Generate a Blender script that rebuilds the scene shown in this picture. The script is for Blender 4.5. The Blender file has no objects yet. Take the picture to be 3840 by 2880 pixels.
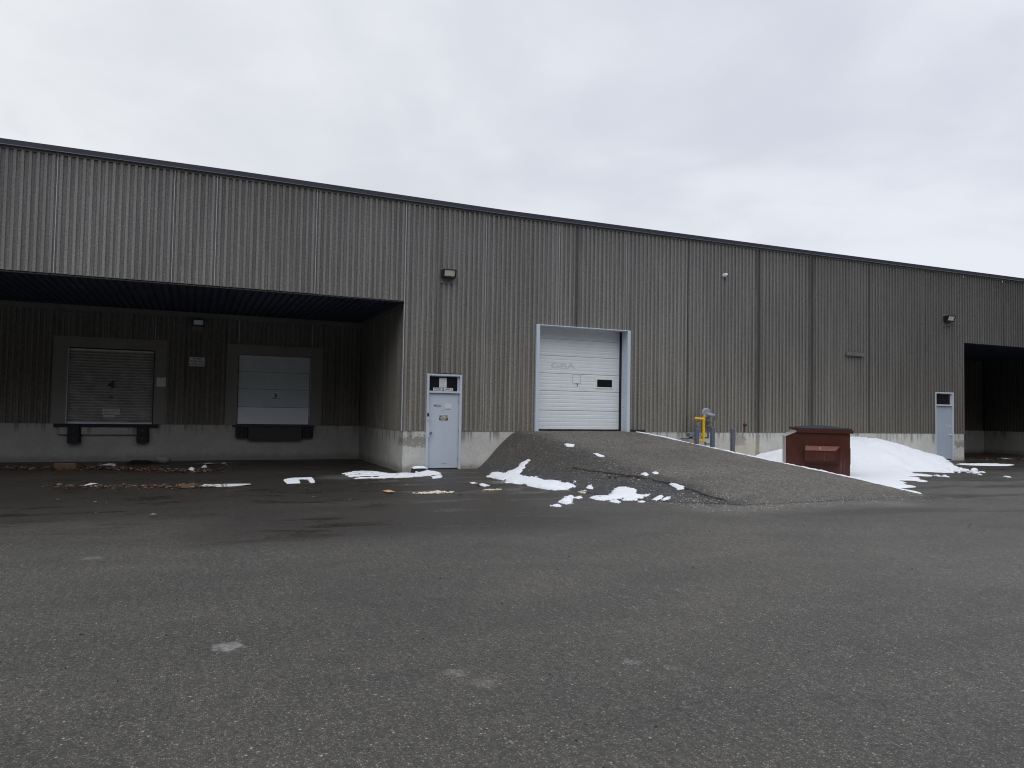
import bpy, math, random
import numpy as np
from mathutils import Vector, Matrix
random.seed(7); rng = np.random.default_rng(7)
sc = bpy.context.scene

# ------------------------------------------------------------------ camera
cd = bpy.data.cameras.new('camera'); cam = bpy.data.objects.new('camera', cd)
sc.collection.objects.link(cam); sc.camera = cam
cd.sensor_width = 36.0; cd.sensor_fit = 'HORIZONTAL'; cd.lens = 36.0*2740.96/3840.0
cd.clip_start = 0.1; cd.clip_end = 3000
Rv = Vector((0.91662262, -0.39937567, 0.01737952)); Uv = Vector((-0.03061448, -0.02678378, 0.99917235))
Fv = Vector((0.39857964, 0.91639604, 0.03677729))
cam.matrix_world = Matrix(((Rv.x, Uv.x, -Fv.x, -5.39008), (Rv.y, Uv.y, -Fv.y, -20.00904), (Rv.z, Uv.z, -Fv.z, 1.78166), (0, 0, 0, 1)))

# ------------------------------------------------------------------ colour management
sc.render.engine = 'CYCLES'
sc.view_settings.view_transform = 'Standard'; sc.view_settings.look = 'None'
sc.view_settings.exposure = 0.0; sc.view_settings.gamma = 1.0
sc.cycles.max_bounces = 6; sc.cycles.filter_width = 1.1

# ------------------------------------------------------------------ node helper
class NT:
    def __init__(s, tree): s.t = tree; s.L = tree.links
    def new(s, typ, **kw):
        n = s.t.nodes.new(typ)
        for k, v in kw.items(): setattr(n, k, v)
        return n
    def put(s, sock, v):
        if hasattr(v, 'is_output'): s.L.new(v, sock)
        elif isinstance(v, (tuple, list)) and sock.type == 'RGBA' and len(v) == 3: sock.default_value = (*v, 1)
        else: sock.default_value = v
    def m(s, op, a, b=0.0, c=0.0, clamp=False):
        n = s.new('ShaderNodeMath', operation=op, use_clamp=clamp)
        s.put(n.inputs[0], a); s.put(n.inputs[1], b); s.put(n.inputs[2], c); return n.outputs[0]
    def mul(s, a, b): return s.m('MULTIPLY', a, b)
    def add(s, a, b): return s.m('ADD', a, b)
    def ss(s, x, lo, hi, o0=0.0, o1=1.0):
        n = s.new('ShaderNodeMapRange', interpolation_type='SMOOTHSTEP')
        s.put(n.inputs[0], x)
        for i, v in enumerate((lo, hi, o0, o1)): s.put(n.inputs[i+1], v)
        return n.outputs[0]
    def lin(s, x, lo, hi, o0=0.0, o1=1.0):
        n = s.new('ShaderNodeMapRange'); s.put(n.inputs[0], x)
        for i, v in enumerate((lo, hi, o0, o1)): s.put(n.inputs[i+1], v)
        return n.outputs[0]
    def mix(s, f, a, b, bt='MIX'):
        n = s.new('ShaderNodeMix', data_type='RGBA', blend_type=bt)
        s.put(n.inputs[0], f); s.put(n.inputs[6], a); s.put(n.inputs[7], b); return n.outputs[2]
    def scale(s, vec, xyz, off=(0, 0, 0)):
        n = s.new('ShaderNodeMapping'); s.put(n.inputs[0], vec); n.inputs[3].default_value = xyz; n.inputs[1].default_value = off
        return n.outputs[0]
    def noise(s, vec, sc_, det=3.0, rough=0.55, dist=0.0):
        n = s.new('ShaderNodeTexNoise'); s.put(n.inputs['Vector'], vec); n.inputs['Scale'].default_value = sc_
        n.inputs['Detail'].default_value = det; n.inputs['Roughness'].default_value = rough; n.inputs['Distortion'].default_value = dist
        return n.outputs[0]
    def vor(s, vec, sc_, rnd=1.0, feat='F1'):
        n = s.new('ShaderNodeTexVoronoi', feature=feat); s.put(n.inputs['Vector'], vec)
        n.inputs['Scale'].default_value = sc_; n.inputs['Randomness'].default_value = rnd; return n
    def box(s, X, Y, x0, x1, y0, y1, e=0.08):
        a = s.mul(s.ss(X, x0-e, x0+e), s.ss(X, x1-e, x1+e, 1.0, 0.0))
        b = s.mul(s.ss(Y, y0-e, y0+e), s.ss(Y, y1-e, y1+e, 1.0, 0.0))
        return s.mul(a, b)

# ------------------------------------------------------------------ world: overcast sky
SUN_EL, SUN_AZ = math.radians(56), math.radians(212)     # azimuth from +Y clockwise
w = bpy.data.worlds.new('World'); sc.world = w; w.use_nodes = True
w.node_tree.nodes.clear(); n = NT(w.node_tree)
tc = n.new('ShaderNodeTexCoord'); d = tc.outputs['Generated']
sep = n.new('ShaderNodeSeparateXYZ'); n.put(sep.inputs[0], d)
sky = n.new('ShaderNodeTexSky', sky_type='NISHITA'); sky.sun_disc = False
sky.sun_elevation = SUN_EL; sky.sun_rotation = SUN_AZ; sky.air_density = 1.0; sky.dust_density = 4.0
zc = n.m('MAXIMUM', sep.outputs[2], 0.03)
# flatten the cloud layer by perspective: coordinates on a plane overhead
comb = n.new('ShaderNodeCombineXYZ')
den = n.add(zc, 0.22)
n.put(comb.inputs[0], n.m('DIVIDE', sep.outputs[0], den)); n.put(comb.inputs[1], n.m('DIVIDE', sep.outputs[1], den)); n.put(comb.inputs[2], 0.0)
c1 = n.noise(comb.outputs[0], 1.1, 5.0, 0.52, 0.6); c2 = n.noise(n.scale(comb.outputs[0], (1, 1, 1), (5, 3, 1)), 0.55, 3.0, 0.5, 0.3)
c3 = n.noise(comb.outputs[0], 4.0, 4.0, 0.5, 0.2)
cl = n.add(n.add(n.mul(c1, 0.50), n.mul(c2, 0.34)), n.mul(c3, 0.16))
cl = n.ss(cl, 0.38, 0.60)
col = n.mix(cl, (0.715, 0.738, 0.815), (0.885, 0.912, 0.958))
# slow left-right change: a warmer, brighter veil on the left, greyer violet on the right
lr = n.ss(n.add(n.mul(sep.outputs[0], 0.9166), n.mul(sep.outputs[1], -0.3994)), -0.62, 0.62)
col = n.mix(1.0, col, n.mix(lr, (1.02, 1.02, 0.99), (0.93, 0.935, 0.965)), 'MULTIPLY')
low = n.ss(sep.outputs[2], 0.0, 0.20, 1.03, 1.0)
# sky behind the camera shaped: raised high for walls, dimmed low to darken bays
beh = n.ss(sep.outputs[1], -0.15, 0.10, 1.0, 0.0)
lowdark = n.ss(sep.outputs[2], 0.20, 0.58, 0.045, 1.62)
fac = n.add(n.mul(beh, lowdark), n.mul(n.m('SUBTRACT', 1.0, beh), low))
zen = n.ss(sep.outputs[2], 0.55, 0.95, 1.0, 1.45)
fac = n.mul(fac, zen)
vm = n.new('ShaderNodeVectorMath', operation='SCALE'); n.put(vm.inputs[0], col); n.put(vm.inputs[3], fac)
bg1 = n.new('ShaderNodeBackground'); n.put(bg1.inputs[0], vm.outputs[0]); bg1.inputs[1].default_value = 1.03
bg2 = n.new('ShaderNodeBackground'); n.put(bg2.inputs[0], sky.outputs[0]); bg2.inputs[1].default_value = 0.05
mx = n.new('ShaderNodeMixShader'); mx.inputs[0].default_value = 0.06
n.L.new(bg1.outputs[0], mx.inputs[1]); n.L.new(bg2.outputs[0], mx.inputs[2])
wo = n.new('ShaderNodeOutputWorld'); n.L.new(mx.outputs[0], wo.inputs[0])

# ------------------------------------------------------------------ sun behind the cloud
sd = bpy.data.lights.new('sun', 'SUN'); so = bpy.data.objects.new('sun', sd); sc.collection.objects.link(so)
sd.energy = 0.5; sd.angle = math.radians(40); sd.color = (1.0, 0.98, 0.95)
sv = Vector((math.sin(SUN_AZ)*math.cos(SUN_EL), math.cos(SUN_AZ)*math.cos(SUN_EL), math.sin(SUN_EL)))
so.rotation_euler = sv.to_track_quat('Z', 'Y').to_euler(); so.location = (0, -10, 40)

# ------------------------------------------------------------------ materials
MATS = {}
def mat(name, rough=0.8, metal=0.0, spec=0.5):
    m = bpy.data.materials.new(name); m.use_nodes = True; m.node_tree.nodes.clear()
    k = NT(m.node_tree); b = k.new('ShaderNodeBsdfPrincipled'); o = k.new('ShaderNodeOutputMaterial')
    k.L.new(b.outputs[0], o.inputs[0]); b.inputs['Roughness'].default_value = rough
    b.inputs['Metallic'].default_value = metal; b.inputs['Specular IOR Level'].default_value = spec
    g = k.new('ShaderNodeNewGeometry'); k.P = g.outputs['Position']
    s = k.new('ShaderNodeSeparateXYZ'); k.put(s.inputs[0], k.P); k.X, k.Y, k.Z = s.outputs
    MATS[name] = m; return m, k, b
def bump(k, b, h, dist=0.01, st=0.6):
    n_ = k.new('ShaderNodeBump'); n_.inputs['Distance'].default_value = dist; n_.inputs['Strength'].default_value = st
    k.put(n_.inputs['Height'], h); k.L.new(n_.outputs[0], b.inputs['Normal'])
def simple(name, col, rough=0.6, metal=0.0, var=0.12, sc_=6.0, spec=0.5, streak=False):
    m, k, b = mat(name, rough, metal, spec)
    v = k.scale(k.P, (1, 1, 0.15)) if streak else k.P
    f = k.noise(v, sc_, 4.0, 0.6); f2 = k.noise(k.P, sc_*9, 2.0, 0.6)
    t = k.add(k.lin(f, 0.25, 0.75, 1-var, 1+var), k.lin(f2, 0.3, 0.7, -var*0.4, var*0.4))
    vm_ = k.new('ShaderNodeVectorMath', operation='SCALE'); vm_.inputs[0].default_value = col; k.put(vm_.inputs[3], t)
    k.put(b.inputs['Base Color'], vm_.outputs[0]); k.put(b.inputs['Roughness'], k.lin(f, 0.3, 0.7, max(0.05, rough-0.1), min(1, rough+0.1)))
    return m

# weathering and painted bay shade shared by both faces of the ribbed concrete: dark run-off columns, paler low zone, fine speckle
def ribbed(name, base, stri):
    m, k, b = mat(name, 0.92, 0, 0.3)
    big = k.noise(k.scale(k.P, (0.35, 0.35, 0.12)), 1.0, 4.0, 0.6)
    st = k.noise(k.scale(k.P, (7.0, 7.0, 0.16)), 1.0, 3.0, 0.6)
    fine = k.noise(k.scale(k.P, (1, 1, 0.6)), 30.0, 3.0, 0.75)
    hair = k.noise(k.scale(k.P, (60.0, 60.0, 0.5)), 1.0, 2.0, 0.6)
    f = k.mul(k.lin(big, 0.3, 0.7, 0.86, 1.12), k.lin(st, 0.28, 0.72, 0.80, 1.16))
    f = k.mul(f, k.lin(fine, 0.3, 0.7, 0.66, 1.34)); f = k.mul(f, k.lin(hair, 0.3, 0.7, 1-stri, 1+stri))
    wob = k.mul(k.m('SUBTRACT', k.noise(k.P, 0.8, 2.0), 0.5), 0.12)
    Xw = k.add(k.X, wob)
    for x0, wd, s_ in ((0.98, 0.10, 0.24), (5.47, 0.11, 0.42), (12.72, 0.13, 0.45), (15.2, 0.14, 0.45), (18.1, 0.08, 0.2), (-11.2, 0.2, 0.2)):
        dm = k.ss(k.m('ABSOLUTE', k.m('SUBTRACT', Xw, x0)), wd*0.4, wd*1.3, 1-s_, 1.0)
        f = k.mul(f, k.m('MAXIMUM', dm, k.ss(k.Y, 0.3, 0.5)))
    # loading bay walls darken with depth: bay shade put into the colour
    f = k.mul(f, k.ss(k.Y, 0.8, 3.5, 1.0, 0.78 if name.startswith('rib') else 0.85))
    # grime hanging from the top edge
    topn = k.add(k.Z, k.mul(k.m('SUBTRACT', st, 0.5), 2.2))
    f = k.mul(f, k.ss(topn, 6.6, 7.7, 1.0, 0.86))
    # darker towards the far end
    f = k.mul(f, k.ss(k.X, 6.0, 24.0, 1.0, 0.66)); f = k.mul(f, k.ss(k.X, 22.0, 27.0, 1.0, 0.82))
    warm = k.mix(k.ss(k.Z, 1.0, 6.5), (1.05, 1.01, 0.92), (0.985, 0.995, 1.02))
    c = k.mix(1.0, base, warm, 'MULTIPLY')
    vm_ = k.new('ShaderNodeVectorMath', operation='SCALE'); k.put(vm_.inputs[0], c); k.put(vm_.inputs[3], f)
    # pale chips where the aggregate shows
    chip = k.vor(k.P, 5.0); near = k.ss(chip.outputs[0], 0.02, 0.06, 1.0, 0.0)
    k.put(b.inputs['Base Color'], k.mix(k.mul(near, 0.5), vm_.outputs[0], (0.45, 0.44, 0.41)))
    bump(k, b, k.add(fine, k.mul(hair, 0.7)), 0.012, 0.7)
    return m
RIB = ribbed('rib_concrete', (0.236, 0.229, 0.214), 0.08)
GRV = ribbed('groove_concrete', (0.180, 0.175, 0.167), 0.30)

# smooth foundation concrete with drips, damp foot and patches
m, k, b = mat('foundation_concrete', 0.85, 0, 0.4)
a1 = k.noise(k.P, 1.3, 5.0, 0.6); a2 = k.noise(k.P, 12.0, 4.0, 0.65)
f = k.mul(k.lin(a1, 0.25, 0.75, 0.80, 1.14), k.lin(a2, 0.3, 0.7, 0.90, 1.08))
drip = k.noise(k.scale(k.P, (6.5, 6.5, 0.25)), 1.0, 3.0, 0.65)
dlen = k.noise(k.scale(k.P, (1.6, 1.6, 0.02)), 1.0, 2.0)
dz = k.m('SUBTRACT', k.Z, k.lin(dlen, 0.3, 0.7, 1.05, 0.55))
dmask = k.mul(k.ss(dz, -0.05, 0.30), k.ss(drip, 0.50, 0.60))
wallv = k.new('ShaderNodeCombineXYZ'); k.put(wallv.inputs[0], k.X); k.put(wallv.inputs[1], k.Y); k.put(wallv.inputs[2], k.Z)
wn = k.m('SUBTRACT', k.noise(k.P, 3.5, 4.0, 0.7), 0.5)
wn2 = k.m('SUBTRACT', k.noise(k.P, 14.0, 4.0, 0.75), 0.5)
Xd = k.add(k.add(k.X, k.mul(wn, 0.55)), k.mul(wn2, 0.30)); Zd = k.add(k.add(k.Z, k.mul(wn, 0.60)), k.mul(wn2, 0.35))
damp = k.box(Xd, Zd, -0.4, 0.75, 0.76, 1.02, 0.06)                        # damp band on the corner pier
damp = k.m('MAXIMUM', damp, k.box(Xd, Zd, 22.85, 23.6, 0.62, 0.86, 0.06))
damp = k.m('MAXIMUM', damp, k.box(k.add(k.add(k.X, k.mul(wn, 0.20)), k.mul(wn2, 0.12)), k.Z, 12.62, 12.80, -0.2, 1.16, 0.03))   # dark run-off below the joint
damp = k.m('MAXIMUM', damp, k.mul(k.box(Xd, Zd, 11.55, 12.2, 0.72, 1.1, 0.05), 0.8))
foot = k.ss(k.add(k.Z, k.mul(wn, 0.35)), 0.05, 0.28, 1.0, 0.0)
yel = k.box(Xd, Zd, 11.3, 12.9, 0.1, 0.85, 0.2)
front = k.ss(k.Y, 0.4, 0.6, 1.0, 0.0)
vv = k.new('ShaderNodeVectorMath', operation='SCALE'); vv.inputs[0].default_value = (0.525, 0.515, 0.478); k.put(vv.inputs[3], f)
c = k.mix(k.mul(dmask, 0.72), vv.outputs[0], (0.13, 0.128, 0.115))
c = k.mix(k.mul(k.mul(damp, front), 0.72), c, (0.15, 0.142, 0.115))
c = k.mix(k.mul(yel, 0.35), c, (0.42, 0.34, 0.20))
c = k.mix(k.mul(foot, 0.6), c, (0.13, 0.115, 0.085))
sp = k.new('ShaderNodeTexVoronoi'); k.put(sp.inputs['Vector'], k.scale(k.P, (1.6, 0.05, 0.9), (0.3, 0, 0.05))); sp.inputs['Scale'].default_value = 1.0; sp.inputs['Randomness'].default_value = 0.25
c = k.mix(k.mul(k.ss(sp.outputs[0], 0.06, 0.10, 1.0, 0.0), 0.45), c, (0.17, 0.16, 0.13))
pit = k.vor(k.P, 14.0); c = k.mix(k.mul(k.ss(pit.outputs[0], 0.04, 0.08, 1.0, 0.0), 0.5), c, (0.12, 0.12, 0.10))
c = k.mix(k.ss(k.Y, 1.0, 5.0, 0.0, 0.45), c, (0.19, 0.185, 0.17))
k.put(b.inputs['Base Color'], c); bump(k, b, k.add(a2, k.mul(a1, 0.5)), 0.008, 0.5)
FND = m

def asphalt(name, ramp=False):
    m, k, b = mat(name, 0.70, 0, 0.5)
    P = k.P
    v1 = k.vor(P, 85.0); v2 = k.vor(P, 190.0); v3 = k.vor(P, 34.0)
    sv_ = k.new('ShaderNodeSeparateColor'); k.L.new(v1.outputs['Color'], sv_.inputs[0])
    sv2 = k.new('ShaderNodeSeparateColor'); k.L.new(v2.outputs['Color'], sv2.inputs[0])
    sv3 = k.new('ShaderNodeSeparateColor'); k.L.new(v3.outputs['Color'], sv3.inputs[0])
    stone = k.mul(k.ss(sv_.outputs[0], 0.50, 0.95), k.ss(v1.outputs[0], 0.25, 0.55, 1.0, 0.0))
    stone2 = k.mul(k.ss(sv2.outputs[0], 0.35, 0.95), k.ss(v2.outputs[0], 0.3, 0.7, 1.0, 0.0))
    big = k.mul(k.ss(sv3.outputs[0], 0.90, 0.97), k.ss(v3.outputs[0], 0.18, 0.34, 1.0, 0.0))
    hole = k.mul(k.ss(sv3.outputs[1], 0.86, 0.95), k.ss(v3.outputs[0], 0.12, 0.3, 1.0, 0.0))
    base = (0.045, 0.0415, 0.0335) if not ramp else (0.060, 0.056, 0.049)
    c = k.mix(k.mul(stone2, 0.55), base, (0.135, 0.126, 0.116))
    scol = k.mix(sv_.outputs[1], (0.270, 0.262, 0.240), (0.235, 0.196, 0.178))
    c = k.mix(k.mul(stone, 0.72), c, scol)
    c = k.mix(k.mul(big, 0.75), c, (0.34, 0.33, 0.30)); c = k.mix(k.mul(hole, 0.7), c, (0.02, 0.02, 0.02))
    l1 = k.noise(k.scale(P, (0.10, 0.16, 1)), 1.0, 5.0, 0.6, 0.4); l2 = k.noise(k.scale(P, (0.5, 1.1, 1)), 1.0, 5.0, 0.62, 0.5)
    g_ = k.mul(k.lin(l1, 0.32, 0.68, 0.78, 1.20), k.lin(l2, 0.3, 0.7, 0.84, 1.16))
    # coarse grain that still reads at twenty metres
    gr1 = k.noise(P, 24.0, 3.0, 0.8); gr2 = k.noise(k.scale(P, (1, 1, 1), (7, 2, 4)), 60.0, 2.0, 0.7)
    am = 0.50 if not ramp else 1.0
    g_ = k.mul(g_, k.mul(k.lin(gr1, 0.3, 0.7, 1-am, 1+am), k.lin(gr2, 0.3, 0.7, 0.72, 1.28)))
    if not ramp:
        # damp pavement along the building, broken up along drainage bands
        wv = k.noise(k.scale(P, (0.16, 0.55, 1)), 1.0, 5.0, 0.62, 0.8)
        yy = k.add(k.Y, k.mul(k.m('SUBTRACT', wv, 0.5), 7.0))
        edge = k.lin(k.X, -12, 12, -8.8, -4.2)
        wet = k.ss(k.m('SUBTRACT', yy, edge), -4.0, 3.0)
        band = k.mul(k.box(k.add(k.X, k.mul(l2, 2.0)), k.add(k.Y, k.mul(l2, 1.6)), -4.6, 2.0, -9.2, -5.0, 0.9), 0.85)
        far = k.mul(k.ss(k.noise(k.scale(P, (0.22, 1.2, 1)), 1.0, 4.0, 0.6, 0.5), 0.50, 0.60), k.mul(k.ss(k.X, 3.0, 9.0), k.ss(k.Y, -14.5, -9.5)))
        wet = k.m('MAXIMUM', k.m('MAXIMUM', wet, band), k.mul(far, 0.8))
        c = k.mix(k.mul(wet, 0.95), c, k.mix(1.0, c, (0.36, 0.318, 0.285), 'MULTIPLY'))
        # filmy puddles inside the damp zone
        pud = k.mul(k.ss(k.noise(k.scale(P, (0.55, 1.5, 1), (3, 1, 0)), 1.0, 4.0, 0.55, 0.6), 0.55, 0.63), wet)
        rg = k.m('SUBTRACT', k.lin(wet, 0, 1, 0.66, 0.46), k.mul(pud, 0.28))
        k.put(b.inputs['Roughness'], rg)
        # pale scuffs and dried spots
        for (x, y, r, s_, cc) in ((-5.10, -14.15, 0.13, 0.50, (0.42, 0.40, 0.37)), (-3.70, -15.25, 0.10, 0.30, (0.30, 0.27, 0.23)), (-3.60, -15.5, 0.10, 0.26, (0.28, 0.24, 0.21)), (-2.46, -15.5, 0.09, 0.20, (0.3, 0.29, 0.27)), (-2.25, -15.7, 0.06, 0.20, (0.3, 0.29, 0.27)), (-6.4, -10.3, 0.12, 0.3, (0.3, 0.29, 0.27)), (-9.6, -1.9, 0.45, 0.25, (0.34, 0.33, 0.32)), (-1.9, -0.9, 0.8, 0.25, (0.25, 0.25, 0.25))):
            dx = k.m('SUBTRACT', k.X, x); dy = k.m('SUBTRACT', k.Y, y)
            rr = k.m('SQRT', k.add(k.mul(dx, dx), k.mul(dy, dy)))
            rr = k.add(rr, k.mul(k.m('SUBTRACT', k.noise(P, 14.0, 3.0, 0.7), 0.5), r*2.2))
            c = k.mix(k.mul(k.ss(rr, r*0.35, r*1.1, 1.0, 0.0), s_), c, cc)
        # gritty, salted strip at the toe of the ramp
        gr = k.box(k.add(k.X, k.mul(l2, 1.5)), k.add(k.Y, l2), 3.8, 9.5, -8.9, -8.0, 0.5)
        c = k.mix(k.mul(k.mul(gr, k.ss(sv_.outputs[2], 0.5, 0.7)), 0.35), c, (0.40, 0.39, 0.37))
        g_ = k.mul(g_, k.ss(k.X, -9.0, 9.0, 0.94, 1.16))
    else:
        # coarse left shoulder is darker than the driving surface
        sh = k.ss(k.add(k.add(k.X, k.mul(k.Y, 0.10)), k.mul(k.m('SUBTRACT', l2, 0.5), 1.2)), 3.5, 4.3)
        c = k.mix(sh, k.mix(1.0, c, (0.70, 0.69, 0.68), 'MULTIPLY'), k.mix(1.0, c, (1.36, 1.345, 1.30), 'MULTIPLY'))
        low = k.mul(k.ss(k.add(k.Z, k.mul(k.m('SUBTRACT', l2, 0.5), 0.1)), 0.22, 0.38, 1.0, 0.0), k.ss(k.X, 4.1, 4.7, 1.0, 0.0))
        c = k.mix(k.mul(low, 0.8), c, (0.045, 0.045, 0.047))
        b.inputs['Roughness'].default_value = 0.8
        fl = k.vor(P, 22.0); fc = k.new('ShaderNodeSeparateColor'); k.L.new(fl.outputs['Color'], fc.inputs[0])
        c = k.mix(k.mul(k.mul(k.ss(fc.outputs[0], 0.80, 0.95), k.ss(fl.outputs[0], 0.28, 0.48, 1.0, 0.0)), 0.85), c, (0.26, 0.255, 0.235))
    g_ = k.mul(g_, k.lin(k.noise(k.scale(P, (26, 4.5, 1)), 1.0, 3.0, 0.7), 0.3, 0.7, 0.78, 1.22))
    g_ = k.mul(g_, k.lin(k.noise(k.scale(P, (9, 1.6, 1)), 1.0, 3.0, 0.6), 0.3, 0.7, 0.90, 1.10))
    vm_ = k.new('ShaderNodeVectorMath', operation='SCALE'); k.put(vm_.inputs[0], c); k.put(vm_.inputs[3], g_)
    k.put(b.inputs['Base Color'], vm_.outputs[0])
    h = k.add(k.mul(k.ss(v1.outputs[0], 0.1, 0.6, 1.0, 0.0), 0.8), k.mul(v2.outputs[0], -0.5))
    bump(k, b, h, 0.006 if not ramp else 0.010, 0.55)
    return m
ASP = asphalt('asphalt'); RMP = asphalt('ramp_asphalt', True)

m, k, b = mat('snow', 0.6, 0, 0.3)
s1 = k.noise(k.P, 2.2, 5.0, 0.6); s2 = k.noise(k.P, 30.0, 4.0, 0.65); s3 = k.noise(k.P, 9.0, 3.0, 0.6)
dirt = k.mul(k.ss(s2, 0.58, 0.68), k.ss(s1, 0.46, 0.62))
c = k.mix(k.mul(dirt, 0.45), (0.775, 0.795, 0.825), (0.30, 0.28, 0.25)); c = k.mix(k.ss(s1, 0.35, 0.65, 0.0, 0.25), c, (0.70, 0.73, 0.79))
k.put(b.inputs['Base Color'], c); b.inputs['Subsurface Weight'].default_value = 0.0
bump(k, b, k.add(k.mul(s3, 1.0), k.mul(s2, 0.4)), 0.03, 0.8)
SNOW = m

simple('fascia_metal', (0.026, 0.031, 0.045), 0.5, 0.0, 0.06, 1.5)
simple('deck_metal', (0.034, 0.052, 0.098), 0.5, 0.0, 0.15, 2.0)
simple('ledge_concrete', (0.16, 0.155, 0.15), 0.9, 0, 0.15, 3.0)
simple('surround_concrete', (0.225, 0.219, 0.200), 0.9, 0, 0.16, 1.8, streak=True)
simple('brown_concrete', (0.25, 0.20, 0.19), 0.9, 0, 0.12, 6.0)
simple('sealant', (0.46, 0.50, 0.52), 0.6, 0, 0.2, 4.0)
simple('sealant_dark', (0.055, 0.055, 0.058), 0.7, 0, 0.2, 4.0)
simple('steel_paint', (0.485, 0.535, 0.605), 0.45, 0, 0.05, 1.6, streak=True)
simple('frame_paint', (0.495, 0.540, 0.605), 0.45, 0, 0.06, 2.0, streak=True)
simple('far_door_paint', (0.36, 0.405, 0.475), 0.45, 0, 0.05, 1.6)
simple('overhead_white', (0.79, 0.825, 0.845), 0.45, 0, 0.05, 1.2, streak=True)
simple('overhead_line', (0.42, 0.45, 0.48), 0.5, 0, 0.05, 3.0)
simple('ghost_letter', (0.61, 0.65, 0.675), 0.5, 0, 0.04, 3.0)
simple('jamb_metal', (0.56, 0.62, 0.70), 0.4, 0, 0.06, 2.0, streak=True)
simple('dock_grey', (0.54, 0.60, 0.62), 0.5, 0, 0.08, 2.0)
simple('dock_grey_new', (0.78, 0.80, 0.86), 0.5, 0, 0.04, 2.0)
simple('roller_steel', (0.34, 0.335, 0.315), 0.55, 0.0, 0.28, 2.5, streak=False)
simple('roller_patch', (0.52, 0.53, 0.53), 0.55, 0, 0.15, 5.0)
simple('rubber', (0.012, 0.012, 0.016), 0.7, 0, 0.2, 5.0)
simple('dark_plate', (0.035, 0.033, 0.032), 0.6, 0, 0.25, 4.0)
simple('black', (0.010, 0.010, 0.012), 0.6, 0, 0.1, 5.0)
simple('gloss_black', (0.012, 0.012, 0.014), 0.32, 0, 0.1, 5.0)
simple('letter_black', (0.035, 0.035, 0.045), 0.6, 0, 0.1, 9.0)
simple('placard_white', (0.62, 0.63, 0.64), 0.6, 0, 0.08, 9.0)
simple('sign_white', (0.66, 0.68, 0.69), 0.55, 0, 0.08, 9.0)
simple('cream', (0.70, 0.68, 0.55), 0.6, 0, 0.08, 9.0)
simple('highlighter', (0.55, 0.50, 0.03), 0.6, 0, 0.05, 9.0)
simple('print_grey', (0.38, 0.38, 0.38), 0.6, 0, 0.1, 30.0)
simple('steel', (0.30, 0.30, 0.29), 0.35, 0.8, 0.15, 9.0)
simple('hinge_metal', (0.20, 0.22, 0.26), 0.4, 0.3, 0.1, 9.0)
simple('far_hinge', (0.05, 0.06, 0.09), 0.5, 0.0, 0.1, 9.0)
simple('lamp_housing', (0.014, 0.018, 0.026), 0.4, 0, 0.1, 9.0)
simple('lamp_lens', (0.62, 0.63, 0.50), 0.2, 0, 0.12, 7.0)
simple('lamp_lens_dim', (0.62, 0.72, 0.80), 0.25, 0, 0.08, 7.0)
simple('plate_concrete', (0.185, 0.18, 0.178), 0.9, 0, 0.1, 8.0)
simple('camera_white', (0.72, 0.74, 0.76), 0.35, 0, 0.04, 9.0)
simple('meter_grey', (0.26, 0.29, 0.34), 0.5, 0.1, 0.15, 12.0)
simple('pipe_grey', (0.13, 0.13, 0.13), 0.6, 0.2, 0.25, 12.0)
simple('yellow_paint', (0.82, 0.48, 0.012), 0.4, 0, 0.08, 9.0)
simple('bollard_paint', (0.085, 0.100, 0.128), 0.5, 0, 0.10, 6.0, streak=True)
simple('rust_pipe', (0.09, 0.028, 0.022), 0.8, 0, 0.3, 9.0)
simple('vent_metal', (0.155, 0.148, 0.135), 0.6, 0.2, 0.25, 7.0)
simple('cardboard', (0.17, 0.115, 0.07), 0.9, 0, 0.18, 9.0)
simple('cardboard_orange', (0.52, 0.31, 0.18), 0.9, 0, 0.12, 14.0)
simple('paper', (0.50, 0.51, 0.52), 0.8, 0, 0.08, 9.0)
simple('paper_blue', (0.05, 0.09, 0.26), 0.7, 0, 0.08, 9.0)
simple('leaf', (0.105, 0.052, 0.032), 0.85, 0, 0.5, 11.0)
simple('leaf_pale', (0.24, 0.19, 0.15), 0.85, 0, 0.4, 11.0)
simple('sand', (0.58, 0.54, 0.42), 0.95, 0, 0.15, 40.0)
simple('lid_plastic', (0.010, 0.012, 0.017), 0.62, 0, 0.15, 4.0)
simple('crack_tar', (0.016, 0.016, 0.016), 0.85, 0, 0.3, 9.0)
simple('rock', (0.20, 0.19, 0.17), 0.9, 0, 0.3, 20.0)
simple('sill_concrete', (0.34, 0.33, 0.30), 0.9, 0, 0.2, 7.0)
# dark window glass
m, k, b = mat('window_glass', 0.12, 0, 0.5); b.inputs['Base Color'].default_value = (0.012, 0.013, 0.014, 1)
# dumpster paint: oxide red with pale vertical scrapes
m, k, b = mat('dumpster_paint', 0.6, 0, 0.25)
q1 = k.noise(k.P, 3.0, 4.0, 0.6); q2 = k.noise(k.scale(k.P, (24.0, 24.0, 0.7)), 1.0, 3.0, 0.65)
c = k.mix(k.lin(q1, 0.3, 0.7), (0.046, 0.0115, 0.0060), (0.066, 0.017, 0.0090))
lowm = k.ss(k.add(k.Z, k.mul(q1, 0.5)), 0.55, 1.0, 1.0, 0.25)
c = k.mix(k.mul(k.mul(k.ss(q2, 0.62, 0.70), lowm), 0.5), c, (0.26, 0.14, 0.14))
c = k.mix(k.mul(k.ss(k.Z, 0.3, 0.8, 1.0, 0.0), 0.35), c, (0.09, 0.035, 0.038))
k.put(b.inputs['Base Color'], c); bump(k, b, q1, 0.01, 0.2)
simple('lit_red', (0.17, 0.062, 0.048), 0.6, 0, 0.12, 9.0)  # fork pocket top, daylight painted in as a lighter red
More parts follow.
